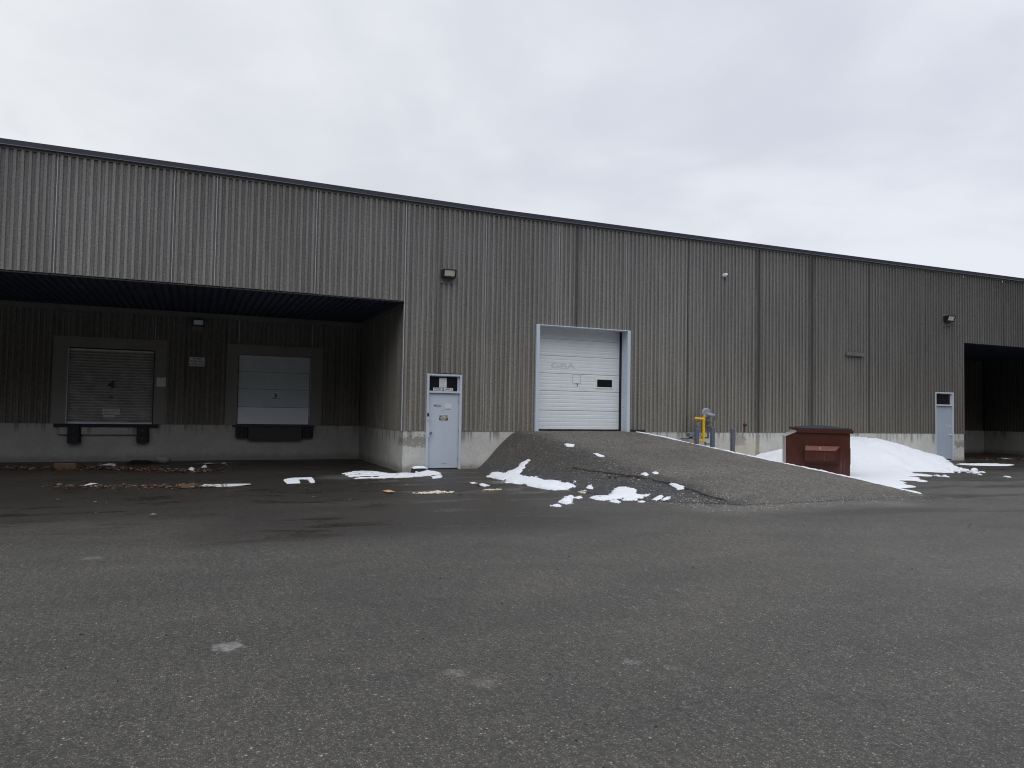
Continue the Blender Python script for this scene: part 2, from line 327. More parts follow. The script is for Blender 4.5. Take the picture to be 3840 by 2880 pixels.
simple('worn_grey', (0.42, 0.38, 0.37), 0.6, 0, 0.15, 7.0)

# ------------------------------------------------------------------ mesh helpers
class MB:
    def __init__(s): s.v = []; s.f = []; s.mi = []; s.cur = 0; s.sm = []
    def add(s, vs, fs, mi=None, smooth=False):
        o = len(s.v); s.v += [tuple(map(float, q)) for q in vs]
        for f_ in fs: s.f.append(tuple(i+o for i in f_)); s.mi.append(s.cur if mi is None else mi); s.sm.append(smooth)
        return s
    def box(s, x0, x1, y0, y1, z0, z1, bev=0.0, mi=None):
        if bev <= 0:
            v = [(x0, y0, z0), (x1, y0, z0), (x1, y1, z0), (x0, y1, z0), (x0, y0, z1), (x1, y0, z1), (x1, y1, z1), (x0, y1, z1)]
            return s.add(v, [(0, 3, 2, 1), (4, 5, 6, 7), (0, 1, 5, 4), (1, 2, 6, 5), (2, 3, 7, 6), (3, 0, 4, 7)], mi)
        import bmesh
        bm = bmesh.new(); bmesh.ops.create_cube(bm, size=1.0)
        for q in bm.verts: q.co = Vector(((x0+x1)/2+q.co.x*(x1-x0), (y0+y1)/2+q.co.y*(y1-y0), (z0+z1)/2+q.co.z*(z1-z0)))
        bmesh.ops.bevel(bm, geom=bm.edges[:], offset=bev, segments=2, affect='EDGES', profile=0.5)
        bm.verts.index_update()
        s.add([q.co for q in bm.verts], [[q.index for q in f_.verts] for f_ in bm.faces], mi); bm.free(); return s
    def tube(s, pts, r, n_=12, caps=True, mi=None, radii=None):
        pts = [Vector(q) for q in pts]; rings = []; prev = None
        for i, q in enumerate(pts):
            t = (pts[min(i+1, len(pts)-1)]-pts[max(i-1, 0)]).normalized()
            if prev is None: a = t.orthogonal().normalized()
            else: a = (prev-t*prev.dot(t)).normalized()
            prev = a; b_ = t.cross(a); rr = radii[i] if radii else r
            rings.append([q+a*rr*math.cos(2*math.pi*j/n_)+b_*rr*math.sin(2*math.pi*j/n_) for j in range(n_)])
        vs = [q for R_ in rings for q in R_]; fs = []
        for i in range(len(rings)-1):
            for j in range(n_): fs.append((i*n_+j, i*n_+(j+1) % n_, (i+1)*n_+(j+1) % n_, (i+1)*n_+j))
        s.add(vs, fs, mi, True)
        if caps:
            s.add(rings[0], [tuple(range(n_))[::-1]], mi); s.add(rings[-1], [tuple(range(n_))], mi)
        return s
    def prism(s, poly, axis, a, b_, mi=None):
        def P(q, t): return {'x': (t, q[0], q[1]), 'y': (q[0], t, q[1]), 'z': (q[0], q[1], t)}[axis]
        n_ = len(poly); vs = [P(q, a) for q in poly]+[P(q, b_) for q in poly]
        fs = [tuple(range(n_)), tuple(range(n_, 2*n_))[::-1]]+[(i, (i+1) % n_, n_+(i+1) % n_, n_+i) for i in range(n_)]
        return s.add(vs, fs, mi)
    def build(s, name, mats, parent=None, loc=None, recalc=True):
        me = bpy.data.meshes.new(name); me.from_pydata(s.v, [], s.f)
        if not isinstance(mats, (list, tuple)): mats = [mats]
        for q in mats: me.materials.append(MATS[q] if isinstance(q, str) else q)
        me.polygons.foreach_set('material_index', s.mi); me.polygons.foreach_set('use_smooth', s.sm); me.update()
        if recalc:
            import bmesh
            bm = bmesh.new(); bm.from_mesh(me); bmesh.ops.recalc_face_normals(bm, faces=bm.faces[:]); bm.to_mesh(me); bm.free()
        o = bpy.data.objects.new(name, me); sc.collection.objects.link(o)
        if parent: o.parent = parent
        if loc: o.location = loc
        return o
def tag(o, label=None, cat=None, group=None, kind=None):
    if label: o['label'] = label
    if cat: o['category'] = cat
    if group: o['group'] = group
    if kind: o['kind'] = kind
    return o
def empty(name, loc=(0, 0, 0), rz=0.0):
    o = bpy.data.objects.new(name, None); sc.collection.objects.link(o); o.location = loc; o.rotation_euler = (0, 0, rz); o.empty_display_size = 0.2
    return o
def text_geo(body, x0, x1, z0, z1, y, bold=0.0, th=0.002):
    """letters stretched to a rectangle on a wall facing -Y, returned as (verts, faces)"""
    cu = bpy.data.curves.new('t', 'FONT'); cu.body = body; cu.align_x = 'CENTER'; cu.offset = bold; cu.extrude = 0.0; cu.space_line = 0.9
    o = bpy.data.objects.new('t', cu); sc.collection.objects.link(o)
    dg = bpy.context.evaluated_depsgraph_get(); ev = o.evaluated_get(dg); me = ev.to_mesh()
    co = np.array([q.co[:] for q in me.vertices]); fs = [tuple(p_.vertices) for p_ in me.polygons]
    ev.to_mesh_clear(); bpy.data.objects.remove(o); bpy.data.curves.remove(cu)
    mn, mxx = co.min(0), co.max(0)
    vs = [(x0+(q[0]-mn[0])/(mxx[0]-mn[0])*(x1-x0), y, z0+(q[1]-mn[1])/(mxx[1]-mn[1])*(z1-z0)) for q in co]
    return vs, fs

# ------------------------------------------------------------------ terrain functions
def ip(v, tab):
    a = sorted(tab); return np.interp(v, [q[0] for q in a], [q[1] for q in a])
def S(t): t = np.clip(t, 0, 1); return t*t*(3-2*t)
XL1 = [(0.5, 3.55), (-.3, 3.62), (-.76, 3.86), (-1.68, 4.08), (-2.3, 4.22), (-3.2, 4.45), (-5, 4.52), (-8.8, 4.6)]
XL0 = [(0.5, 2.0), (0, 2.0), (-1.5, 1.95), (-3.4, 1.8), (-4.6, 1.95), (-5.1, 2.4), (-6.8, 2.6), (-7.4, 3.0), (-8, 3.5), (-8.4, 4.3), (-8.9, 4.5)]
XR1 = [(0.5, 7.45), (-.3, 7.5), (-1.9, 8.08), (-3.7, 8.58), (-5.2, 9.08), (-6.7, 9.6), (-7.7, 9.8), (-8.8, 10.0)]
def hramp(x, y):
    P = 1.17*np.clip((y+8.6)/8.2, 0, 1); l0, l1, r1 = ip(y, XL0), ip(y, XL1), ip(y, XR1); r0 = r1+.15+.75*P
    return P*S((x-l0)/(l1-l0))*np.clip((r0-x)/(r0-r1), 0, 1)
def hapron(x, y): return .085*S((x-.15)/.5)*(1-S((x-24)/2))*S((y+1.6)/1.5)
_ph = rng.uniform(0, 6.28, 40); _fr = rng.normal(0, 1, (40, 2))
def wob(x, y, s=1.0):
    r = 0*x
    for i in range(12):
        kx, ky = _fr[i]*s*(1+0.35*i); r = r+np.sin(kx*x+ky*y+_ph[i])/(1+0.5*i)
    return r/3.0
_lat = rng.uniform(-1, 1, (256, 256))
def vn(x, y):
    xi, yi = np.floor(x).astype(int), np.floor(y).astype(int); fx, fy = x-xi, y-yi; fx = fx*fx*(3-2*fx); fy = fy*fy*(3-2*fy)
    g_ = lambda a, b_: _lat[a % 256, b_ % 256]
    return (g_(xi, yi)*(1-fx)+g_(xi+1, yi)*fx)*(1-fy)+(g_(xi, yi+1)*(1-fx)+g_(xi+1, yi+1)*fx)*fy
def fbm(x, y, f, o=4, g_=0.6):
    r = 0; a = 1; t = 0
    for i in range(o): r = r+a*vn(x*f+17.3*i, y*f+9.1*i); t += a; a *= g_; f *= 2.03
    return r/t
def Hgt(x, y): return np.maximum(hramp(x, y), hapron(x, y))
def hground(x, y): return hapron(x, y)

def gridmesh(xs, ys, z, mask=None):
    ny, nx = len(ys), len(xs); XX, YY = np.meshgrid(xs, ys)
    v = np.stack([XX.ravel(), YY.ravel(), z.ravel()], 1)
    fs = []
    for j in range(ny-1):
        for i in range(nx-1):
            if mask is None or mask[j, i] or mask[j+1, i] or mask[j, i+1] or mask[j+1, i+1]:
                a = j*nx+i; fs.append((a, a+1, a+nx+1, a+nx))
    used = sorted({i for f_ in fs for i in f_}); mp = {u: i for i, u in enumerate(used)}
    mb = MB(); mb.add([v[u] for u in used], [tuple(mp[i] for i in f_) for f_ in fs], 0, True); return mb

# ------------------------------------------------------------------ ground
xs = np.unique(np.concatenate([np.linspace(-400, -20, 12), np.arange(-20, 40, 0.4), np.linspace(40, 400, 12), np.arange(-1, 5, 0.12)]))
ys = np.unique(np.concatenate([np.linspace(-400, -30, 12), np.arange(-30, 8, 0.4), np.linspace(8, 400, 10), np.arange(-2, 0.6, 0.12)]))
XX, YY = np.meshgrid(xs, ys)
g = gridmesh(xs, ys, hground(XX, YY)+0.006*wob(XX, YY, 0.5)*(np.abs(YY) < 30)).build('ground', ASP, recalc=False)
tag(g, kind='structure')

xs = np.arange(1.3, 11.3, 0.05); ys = np.arange(-9.0, 0.46, 0.05); XX, YY = np.meshgrid(xs, ys)
h = hramp(XX, YY); bank = S((ip(YY, XL1)+.5-XX)/.8)
nz = 0.012*wob(XX, YY, 1.4)+0.030*bank*fbm(XX, YY, 2.5, 4, .7)+0.010*fbm(XX, YY, 6, 3, .7)
# washed furrows running down the lower shoulder
nz = nz-0.030*bank*S((-3.5-YY)/1.0)*np.abs(fbm(XX*.5+YY*.9, YY*.1+XX*.25, 3.0, 3))
# the newer lower shoulder sits a few centimetres below the older surface
CR = [(3.05, -3.2), (3.29, -3.88), (3.35, -4.15), (3.44, -4.52), (3.65, -5.0), (3.81, -5.49), (3.96, -5.92), (4.12, -6.35), (4.19, -6.69), (4.27, -7.11), (4.32, -7.53), (4.38, -7.85), (4.47, -8.29)]
xc = np.interp(-YY, [-q[1] for q in CR], [q[0] for q in CR])
step = 0.045*np.clip((xc-XX)/0.08, 0, 1)*S((-3.3-YY)/0.6)*S((h-0.0)/0.15)
z = np.where(h > 0.004, h+nz*np.clip(h*5, 0, 1)-step, -0.05)+0.012*(h > 0.004)
r = gridmesh(xs, ys, z, h > 0.004).build('ramp', RMP, recalc=False); tag(r, kind='structure')
RAMPZ = (xs, ys, z)
def surf(x, y):
    """height of the built ground or ramp surface"""
    x = np.asarray(x, float); y = np.asarray(y, float)
    xs_, ys_, z_ = RAMPZ
    ix = np.clip((x-xs_[0])/0.05, 0, len(xs_)-1.001); iy = np.clip((y-ys_[0])/0.05, 0, len(ys_)-1.001)
    i0, j0 = ix.astype(int), iy.astype(int); fx, fy = ix-i0, iy-j0
    q = z_[j0, i0]*(1-fx)*(1-fy)+z_[j0, i0+1]*fx*(1-fy)+z_[j0+1, i0]*(1-fx)*fy+z_[j0+1, i0+1]*fx*fy
    q = np.where((x < xs_[0]) | (x > xs_[-1]) | (y < ys_[0]), -1, q)
    return np.maximum(q, hground(x, y))

def ribbon(name, pts, wd, off, mt, jit=0.02, parent=None):
    P = []; 
    for a, b_ in zip(pts[:-1], pts[1:]):
        n_ = max(2, int(math.hypot(b_[0]-a[0], b_[1]-a[1])/0.06))
        for i in range(n_): t = i/n_; P.append((a[0]+(b_[0]-a[0])*t+random.uniform(-jit, jit), a[1]+(b_[1]-a[1])*t+random.uniform(-jit, jit)))
    P.append(pts[-1]); mb = MB(); vs = []
    for i, q in enumerate(P):
        a, b_ = P[max(i-1, 0)], P[min(i+1, len(P)-1)]; t = Vector((b_[0]-a[0], b_[1]-a[1])).normalized(); nn = Vector((-t.y, t.x))*wd*random.uniform(0.3, 1.0)*(0.1 if i in (0, len(P)-1) else 1)
        for s_ in (-1, 1):
            x, y = q[0]+nn.x*s_, q[1]+nn.y*s_; vs.append((x, y, float(surf(x, y))+off))
    mb.add(vs, [(2*i, 2*i+1, 2*i+3, 2*i+2) for i in range(len(P)-1)])
    return mb.build(name, mt, parent)
for nm, pts, wd in (('ramp_crack', CR[1:], 0.022), ('pavement_crack', [(4.44, -8.62), (5.62, -8.60), (6.98, -8.66), (8.4, -8.72), (9.95, -8.80)], 0.014),
                    ('pavement_crack', [(10.98, -7.88), (11.5, -8.15), (12.3, -9.0), (13.0, -10.4)], 0.012)):
    tag(ribbon(nm, pts, wd, 0.016, 'crack_tar'), kind='structure')

# ------------------------------------------------------------------ warehouse
PAR = [(-30, 7.88), (-4.5, 7.85), (3, 7.778), (13.4, 7.812), (27.4, 7.885), (60, 7.9)]
def ztop(x): return float(np.interp(x, [q[0] for q in PAR], [q[1] for q in PAR]))
wh = empty('warehouse', (0, 0, 0))
tag(wh, 'long low industrial building of grey ribbed concrete with loading bays', 'building')
DEP = 0.030
def ribs(s0, s1, zb, zt, cuts=(), P=None, flat=(), band=0.10, cap=True, mb=None):
    """ribbed precast face: s along the wall, d into the wall, z up. cuts=(a,b,za,zb) are openings"""
    mb = mb or MB(); n_ = max(1, round((s1-s0)/0.1525)); p = (s1-s0)/n_
    prof = [(s0, DEP)]
    for i in range(n_):
        c_ = s0+(i+.5)*p
        if any(a <= c_ <= b_ for a, b_ in flat): prof += [(c_-p*.49, 0), (c_+p*.49, 0)]
        else: prof += [(c_-.042, DEP), (c_-.030, 0), (c_+.030, 0), (c_+.042, DEP)]
    prof.append((s1, DEP))
    def D(s_): return float(np.interp(s_, [q[0] for q in prof], [q[1] for q in prof]))
    bps = sorted({round(q[0], 5) for q in prof} | {round(c_[i], 5) for c_ in cuts for i in (0, 1) if s0 < c_[i] < s1})
    for a, b_ in zip(bps[:-1], bps[1:]):
        if b_-a < 1e-4: continue
        mid = (a+b_)/2; da, db = D(a+1e-5), D(b_-1e-5); segs = [(zb, zt-band)]
        for c_ in cuts:
            if c_[0] < mid < c_[1]:
                ns = []
                for (u, v_) in segs:
                    if c_[2] > u: ns.append((u, min(v_, c_[2])))
                    if c_[3] < v_: ns.append((max(u, c_[3]), v_))
                segs = [q for q in ns if q[1]-q[0] > 1e-3]
        mi = 0 if (da < 1e-3 and db < 1e-3) else 1
        for (u, v_) in segs:
            mb.add([P(a, da, u), P(b_, db, u), P(b_, db, v_), P(a, da, v_)], [(0, 1, 2, 3)], mi)
            if cap: mb.add([P(a, da, u), P(b_, db, u), P(b_, 0.16, u), P(a, 0.16, u)], [(0, 1, 2, 3)], 1)
        if band > 0:
            mb.add([P(a, da, zt-band), P(b_, db, zt-band), P(b_, 0, zt-band), P(a, 0, zt-band)], [(0, 1, 2, 3)], 1)
    if band > 0:
        mb.add([P(s0, 0, zt-band), P(s1, 0, zt-band), P(s1, 0, zt), P(s0, 0, zt)], [(0, 1, 2, 3)], 2)
    return mb
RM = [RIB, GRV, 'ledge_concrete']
front = lambda s_, d_, z_: (s_, d_, z_)
R0 = 5.85
D1 = (0.690, 1.722, 0.08, 2.83); GD = (4.09, 7.42, 1.0, 4.425); D2 = (21.76, 22.82, 0.08, 2.85)
XR = 23.53; XR2 = 33.48
joints = [-22.5, -20, -17.5, -15, -12.5, -11.0, -8.51, -5.99, -5.0, -2.5, -0.03]
for a, b_ in zip(joints[:-1], joints[1:]):
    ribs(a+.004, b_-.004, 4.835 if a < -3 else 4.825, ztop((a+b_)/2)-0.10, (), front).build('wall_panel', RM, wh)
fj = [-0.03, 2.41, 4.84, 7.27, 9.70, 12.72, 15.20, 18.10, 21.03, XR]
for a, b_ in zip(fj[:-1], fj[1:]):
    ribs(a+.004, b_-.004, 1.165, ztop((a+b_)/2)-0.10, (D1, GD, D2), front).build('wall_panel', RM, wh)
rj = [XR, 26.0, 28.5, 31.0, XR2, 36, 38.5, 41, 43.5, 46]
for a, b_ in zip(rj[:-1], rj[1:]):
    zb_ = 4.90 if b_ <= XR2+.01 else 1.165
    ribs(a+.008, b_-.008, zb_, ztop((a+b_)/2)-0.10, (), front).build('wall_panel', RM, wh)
# joint sealant
def seal(x, z0, z1, mt, wd=0.012, y=0.003):
    MB().box(x-wd, x+wd, y, y+0.05, z0, z1).build('joint_sealant', mt, wh)
for x in (-8.51, -5.99, -5.0, -2.5): seal(x, 4.84, ztop(x)-0.14, 'sealant', 0.0065)
seal(-0.03, 1.17, ztop(0)-.14, 'sealant', 0.008)
seal(2.41, 1.17, ztop(2.4)-.14, 'sealant', 0.0055); seal(4.84, 4.43, ztop(4.8)-.14, 'sealant', 0.0065); seal(7.27, 4.43, ztop(7.3)-.14, 'sealant', 0.0065)
seal(9.70, 1.17, ztop(9.7)-.14, 'sealant_dark', .012, .012); seal(12.72, 1.17, ztop(12.7)-.14, 'sealant_dark', .03, .022); seal(15.20, 1.17, ztop(15.2)-.14, 'sealant_dark', .03, .022)
seal(18.10, 1.17, ztop(18.1)-.14, 'sealant_dark', .012, .012); seal(21.03, 1.17, ztop(21)-.14, 'ledge_concrete', .014, .008)
# fascia with drip edge, in lengths
xsF = [-22.5, -16.4, -10.3, -7.25, -1.15, 1.95, 8.05, 14.1, 20.2, 26.3, 32.4, 38.5, 46]
for a, b_ in zip(xsF[:-1], xsF[1:]):
    bp_ = [a+.003]+[q for q in (-4.5, 3, 13.4, 27.4) if a < q < b_]+[b_-.003]; mb = MB()
    for u, v_ in zip(bp_[:-1], bp_[1:]):
        zu, zv = ztop(u), ztop(v_)
        prof = [(-0.045, -0.125), (-0.045, 0.0), (0.35, 0.015), (0.35, -0.3), (0.02, -0.3), (0.02, -0.118), (-0.038, -0.118)]
        prof = [(-0.060, -0.138), (-0.048, -0.118), (-0.048, 0.0), (0.35, 0.012), (0.35, -0.115), (-0.03, -0.115), (-0.04, -0.138)]
        vs = [(u, q[0], zu+q[1]) for q in prof]+[(v_, q[0], zv+q[1]) for q in prof]; m_ = len(prof)
        mb.add(vs, [tuple(range(m_))[::-1], tuple(range(m_, 2*m_))]+[(i, m_+i, m_+(i+1) % m_, (i+1) % m_) for i in range(m_)])
    mb.build('fascia', 'fascia_metal', wh)
MB().box(-22.5, 46, 0.36, 40, 7.55, 7.7).build('roof', 'ledge_concrete', wh)
MB().box(-22.5, 46, 39.7, 40, 0, 7.6).build('rear_wall', GRV, wh)
MB().box(45.8, 46, 0.36, 39.6, 0, 7.5).build('end_wall', GRV, wh)
MB().box(-22.5, -22.3, 0.36, 39.6, 0, 7.5).build('end_wall', GRV, wh)
# backing behind the front panels (solid wall thickness) above the bays
MB().box(-22.2, -0.05, 0.17, 0.35, 4.86, 7.5).build('wall_core', 'ledge_concrete', wh)
MB().box(XR+.03, XR2, 0.17, 0.35, 4.93, 7.5).build('wall_core', 'ledge_concrete', wh)
# foundations
ZF = 1.158
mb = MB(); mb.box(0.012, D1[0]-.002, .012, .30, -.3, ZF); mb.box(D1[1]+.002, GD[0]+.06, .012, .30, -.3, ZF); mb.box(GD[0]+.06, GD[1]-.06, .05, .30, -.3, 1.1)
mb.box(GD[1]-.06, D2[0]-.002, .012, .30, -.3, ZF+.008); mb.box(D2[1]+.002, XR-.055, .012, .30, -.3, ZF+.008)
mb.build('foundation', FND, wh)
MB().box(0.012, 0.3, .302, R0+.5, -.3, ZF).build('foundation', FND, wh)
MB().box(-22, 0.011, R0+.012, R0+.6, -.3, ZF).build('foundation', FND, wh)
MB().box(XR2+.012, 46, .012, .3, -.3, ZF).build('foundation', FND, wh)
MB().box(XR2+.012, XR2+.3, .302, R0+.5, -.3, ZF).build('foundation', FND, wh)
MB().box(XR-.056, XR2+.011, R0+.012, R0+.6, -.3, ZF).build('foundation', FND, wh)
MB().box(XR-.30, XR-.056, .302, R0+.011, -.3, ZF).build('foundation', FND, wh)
# recess side walls and back walls
side = lambda s_, d_, z_: (-0.0+d_, s_, z_)
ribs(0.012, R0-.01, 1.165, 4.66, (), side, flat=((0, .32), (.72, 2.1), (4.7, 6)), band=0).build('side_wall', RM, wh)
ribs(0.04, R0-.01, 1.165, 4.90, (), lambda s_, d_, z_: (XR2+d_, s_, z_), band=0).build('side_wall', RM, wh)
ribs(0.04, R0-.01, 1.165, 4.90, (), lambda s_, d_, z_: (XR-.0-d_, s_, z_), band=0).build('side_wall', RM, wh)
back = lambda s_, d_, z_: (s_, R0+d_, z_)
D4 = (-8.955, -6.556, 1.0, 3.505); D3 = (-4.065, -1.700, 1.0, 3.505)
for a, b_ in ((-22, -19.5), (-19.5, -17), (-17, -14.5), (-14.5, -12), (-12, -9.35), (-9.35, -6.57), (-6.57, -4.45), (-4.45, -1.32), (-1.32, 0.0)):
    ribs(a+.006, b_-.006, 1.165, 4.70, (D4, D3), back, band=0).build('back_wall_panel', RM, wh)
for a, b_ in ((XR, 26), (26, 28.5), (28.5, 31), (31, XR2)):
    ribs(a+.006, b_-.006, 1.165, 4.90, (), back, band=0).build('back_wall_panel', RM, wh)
for x in (-6.568, -4.07, -1.69): MB().box(x-.008, x+.008, R0-.004, R0+.04, 3.86, 4.62).build('joint_sealant', 'sealant', wh)
# ledge under the bay ceilings
MB().box(-22, 0.0, R0-.05, R0+.3, 4.63, 4.80).build('ledge', 'ledge_concrete', wh)
MB().box(-.03, 0.3, 0.36, R0-.052, 4.66, 4.80).build('ledge', 'ledge_concrete', wh)
MB().box(-22, -0.05, 0.03, 0.10, 4.79, 4.815).build('steel_angle', 'dark_plate', wh)
# corrugated deck ceilings
def deck(x0, x1, z):
    mb = MB(); n_ = int((x1-x0)/.20); prof = []
    for i in range(n_): a = x0+i*.20; prof += [(a, z), (a+.11, z), (a+.13, z+.045), (a+.18, z+.045)]
    prof.append((x0+n_*.20, z)); prof.append((x1, z))
    vs = [(q[0], .10, q[1]) for q in prof]+[(q[0], R0+.02, q[1]) for q in prof]; m_ = len(prof)
    mb.add(vs, [(i, i+1, m_+i+1, m_+i) for i in range(m_-1)]); mb.build('deck_ceiling', 'deck_metal', wh)
    MB().box(x0, x1, .1, R0+.3, z+.06, z+.2).build('ceiling_slab', 'black', wh)
deck(-22, -0.01, 4.805); deck(XR+.01, XR2, 4.905)

# ---- personnel doors
def man_door(op, zsill, z_slab, zt, x_in0, x_in1, paint, hinge_right, frame='frame_paint'):
    x0, x1 = op[0]-.012, op[1]+.012
    dr = MB().box(x_in0+.004, x_in1-.004, .055, .10, zsill+.02, z_slab).build('door', paint, wh)
    fr = MB(); fr.box(x0, x_in0, -.012, .20, zsill-.03, zt, .006); fr.box(x_in1, x1, -.012, .20, zsill-.03, zt, .006)
    fr.box(x_in0, x_in1, -.012, .20, zt-.055, zt, .004); fr.box(x_in0, x_in1, .0, .18, z_slab+.008, z_slab+.065, .004); fr.build('frame', frame, dr)
    MB().box(x_in0+.01, x_in1-.01, .075, .082, z_slab+.065, zt-.055).build('glass', 'window_glass', dr)
    gs = MB(); gs.box(x_in0, x_in0+.018, .05, .07, z_slab+.065, zt-.055); gs.box(x_in1-.055, x_in1, .05, .11, z_slab+.065, zt-.055); gs.box(x_in0+.02, x_in1-.057, .05, .07, zt-.075, zt-.056); gs.build('glazing_bead', frame, dr)
    MB().box(x_in0, x_in1, .06, .16, zsill-.03, zsill+.018).build('threshold', 'black', dr)
    return dr
d1 = man_door(D1, 0.095, 2.250, 2.805, 0.750, 1.668, 'steel_paint', True)
tag(d1, 'grey steel door with stickers and a transom above')
kb = MB(); kb.tube([(0.822, .055, 1.12), (0.822, .0, 1.12), (0.822, -.02, 1.12), (0.822, -.045, 1.12), (0.822, -.055, 1.12)], .02, 16, radii=[.03, .016, .03, .033, .022]); kb.build('handle', 'steel', d1)
pl = MB(); pl.box(.700, .775, -.020, .054, .99, 1.26, .004); pl.build('latch_guard', 'frame_paint', d1)
for z in (2.0, 1.18, .36): MB().tube([(1.668, .045, z-.06), (1.668, .045, z+.06)], .012, 8).build('hinge', 'hinge_metal', d1)
bb = MB(); bb.box(.700, .748, -.045, -.012, 1.585, 1.680, .006); bb.build('door_buzzer', ['black'], d1)
bb = MB(); bb.box(.702, .750, -.040, -.013, 1.485, 1.578, .010); bb.tube([(.726, -.04, 1.53), (.726, -.048, 1.53)], .014, 12); bb.build('bell_push', 'sign_white', d1)
lt = MB(); v_, f_ = text_geo('PICO', .915, 1.136, 1.855, 1.924, .0535, .035); lt.add(v_, f_); lt.build('lettering', 'letter_black', d1)
sg = MB(); sg.box(1.066, 1.347, .049, .0545, 1.466, 1.636, mi=0); sg.box(1.076, 1.338, .0475, .0489, 1.475, 1.548, mi=1)
v_, f_ = text_geo('EMPLOYEES', 1.080, 1.335, 1.556, 1.626, .0470, .020); sg.add(v_, f_, 1)
v_, f_ = text_geo('ONLY', 1.118, 1.300, 1.483, 1.542, .0460, .020); sg.add(v_, f_, 0); sg.build('notice', ['cream', 'letter_black'], d1)
gh = MB(); gh.box(1.222, 1.375, .053, .0545, 1.962, 1.975); gh.box(1.445, 1.458, .053, .0545, 1.81, 1.95); gh.box(1.25, 1.43, .0535, .0545, 1.84, 1.955); gh.build('torn_sticker', 'ghost_letter', d1)
gh = MB(); gh.box(1.17, 1.33, .0525, .0545, .232, .240); gh.build('scuff', 'letter_black', d1); gh = MB(); gh.box(1.265, 1.410, .0525, .0545, 1.792, 1.804); gh.build('scuff', 'letter_black', d1); gh = MB(); gh.tube([(1.189, .0545, 1.755), (1.189, .048, 1.755)], .012, 10); gh.build('peephole', 'letter_black', d1)
pp = MB(); pp.box(1.063, 1.287, .070, .0740, 2.42, 2.693, mi=0)
v_, f_ = text_geo('PICO', 1.14, 1.215, 2.632, 2.655, .0693, .01); pp.add(v_, f_, 1)
for i, z in enumerate((2.60, 2.58, 2.56, 2.53, 2.485, 2.465, 2.445)): pp.box(1.10+.01*(i % 2), 1.255-.012*(i % 3), .0693, .0699, z, z+.006, mi=1)
pp.box(1.12, 1.225, .0691, .0699, 2.507, 2.518, mi=2); pp.build('paper_notice', ['placard_white', 'print_grey', 'highlighter'], d1)
for (tx, a, b_) in (('PICO', .882, 1.163), ('UNIT.3', 1.198, 1.480)):
    q = MB(); q.box(a, b_, .062, .0660, 2.331, 2.410, mi=0); v_, f_ = text_geo(tx, a+.035, b_-.035, 2.346, 2.398, .0612, .035); q.add(v_, f_, 1); q.build('name_card', ['placard_white', 'letter_black'], d1)
d2 = man_door(D2, 0.135, 2.275, 2.835, 21.805, 22.765, 'far_door_paint', False)
tag(d2, 'plain grey steel door with blank transom above')
kb = MB(); kb.tube([(22.67, .055, 1.13), (22.67, .0, 1.13), (22.67, -.045, 1.13)], .025, 12, radii=[.03, .016, .032]); kb.build('handle', 'placard_white', d2)
for z in (2.02, 1.20, .36): MB().box(21.795, 21.835, .035, .06, z-.075, z+.075).build('hinge', 'far_hinge', d2)
q = MB(); q.box(22.47, 22.55, .052, .0545, 1.530, 1.548); q.box(22.49, 22.505, .052, .0545, 1.45, 1.53); q.box(22.60, 22.73, .052, .0545, 1.440, 1.456); q.box(22.71, 22.728, .052, .0545, 1.457, 1.55); q.box(22.56, 22.66, .0515, .0545, 1.50, 1.515); q.build('torn_sticker', 'placard_white', d2)
for (a, b_, z1) in ((D1[0], D1[1], .062), (D2[0], D2[1], .10)): MB().box(a+.002, b_-.002, .0, .35, -.2, z1).build('door_step', 'sill_concrete', wh)

# ---- white overhead door on the ramp
ZG0, ZG1 = 1.235, 4.43
gd = empty('overhead_door', (0, 0, 0)); gd.parent = wh; tag(gd, 'white sectional overhead door at the top of the ramp')
gx0, gx1 = 4.205, 7.322; seams = [1.235, 1.825, 2.440, 2.985, 3.538, 4.065, 4.62]
for i, (a, b_) in enumerate(zip(seams[:-1], seams[1:])):
    mb = MB(); N = 5; zz = [a+.004]
    hN = (b_-a-.008)/N
    for j in range(N):                                          # pencil ribs pressed into each section
        z0 = a+.004+j*hN; zz += []
        prof = [(z0, .425), (z0+hN*.70, .425), (z0+hN*.80, .4285), (z0+hN*.94, .4285), (z0+hN, .425)]
        for (q0, q1) in zip(prof[:-1], prof[1:]):
            mb.add([(gx0, q0[1], q0[0]), (gx1-.02, q0[1], q0[0]), (gx1-.02, q1[1], q1[0]), (gx0, q1[1], q1[0])], [(0, 1, 2, 3)])
    mb.box(gx0, gx1-.02, .434, .47, a+.004, b_-.004); mb.build('door_section', 'overhead_white', gd)
MB().box(gx0, gx1, .475, .49, ZG0, 4.6).build('door_backing', 'black', gd)
MB().box(gx0, gx1-.02, .415, .46, 1.12, 1.234, .006).build('bottom_seal', 'rubber', gd)
fj_ = MB(); fj_.box(4.078, 4.192, -.055, .40, 1.165, 4.425, .006); fj_.build('jamb', 'jamb_metal', gd)
fj_ = MB(); fj_.box(7.314, 7.424, -.055, .30, 1.10, 4.425, .006)
for i in range(7): fj_.tube([(7.311, .10+.06*(i % 2), 1.5+i*.45), (7.3135, .10+.06*(i % 2), 1.5+i*.45)], .012, 8, mi=1)
fj_.build('jamb', ['jamb_metal', 'black'], gd)
MB().box(4.193, 7.313, -.055, .42, 4.398, 4.425, .004).build('head_flashing', 'jamb_metal', gd)
MB().box(7.312, 7.36, .31, .50, 1.12, 4.40).build('side_seal', 'rubber', gd)
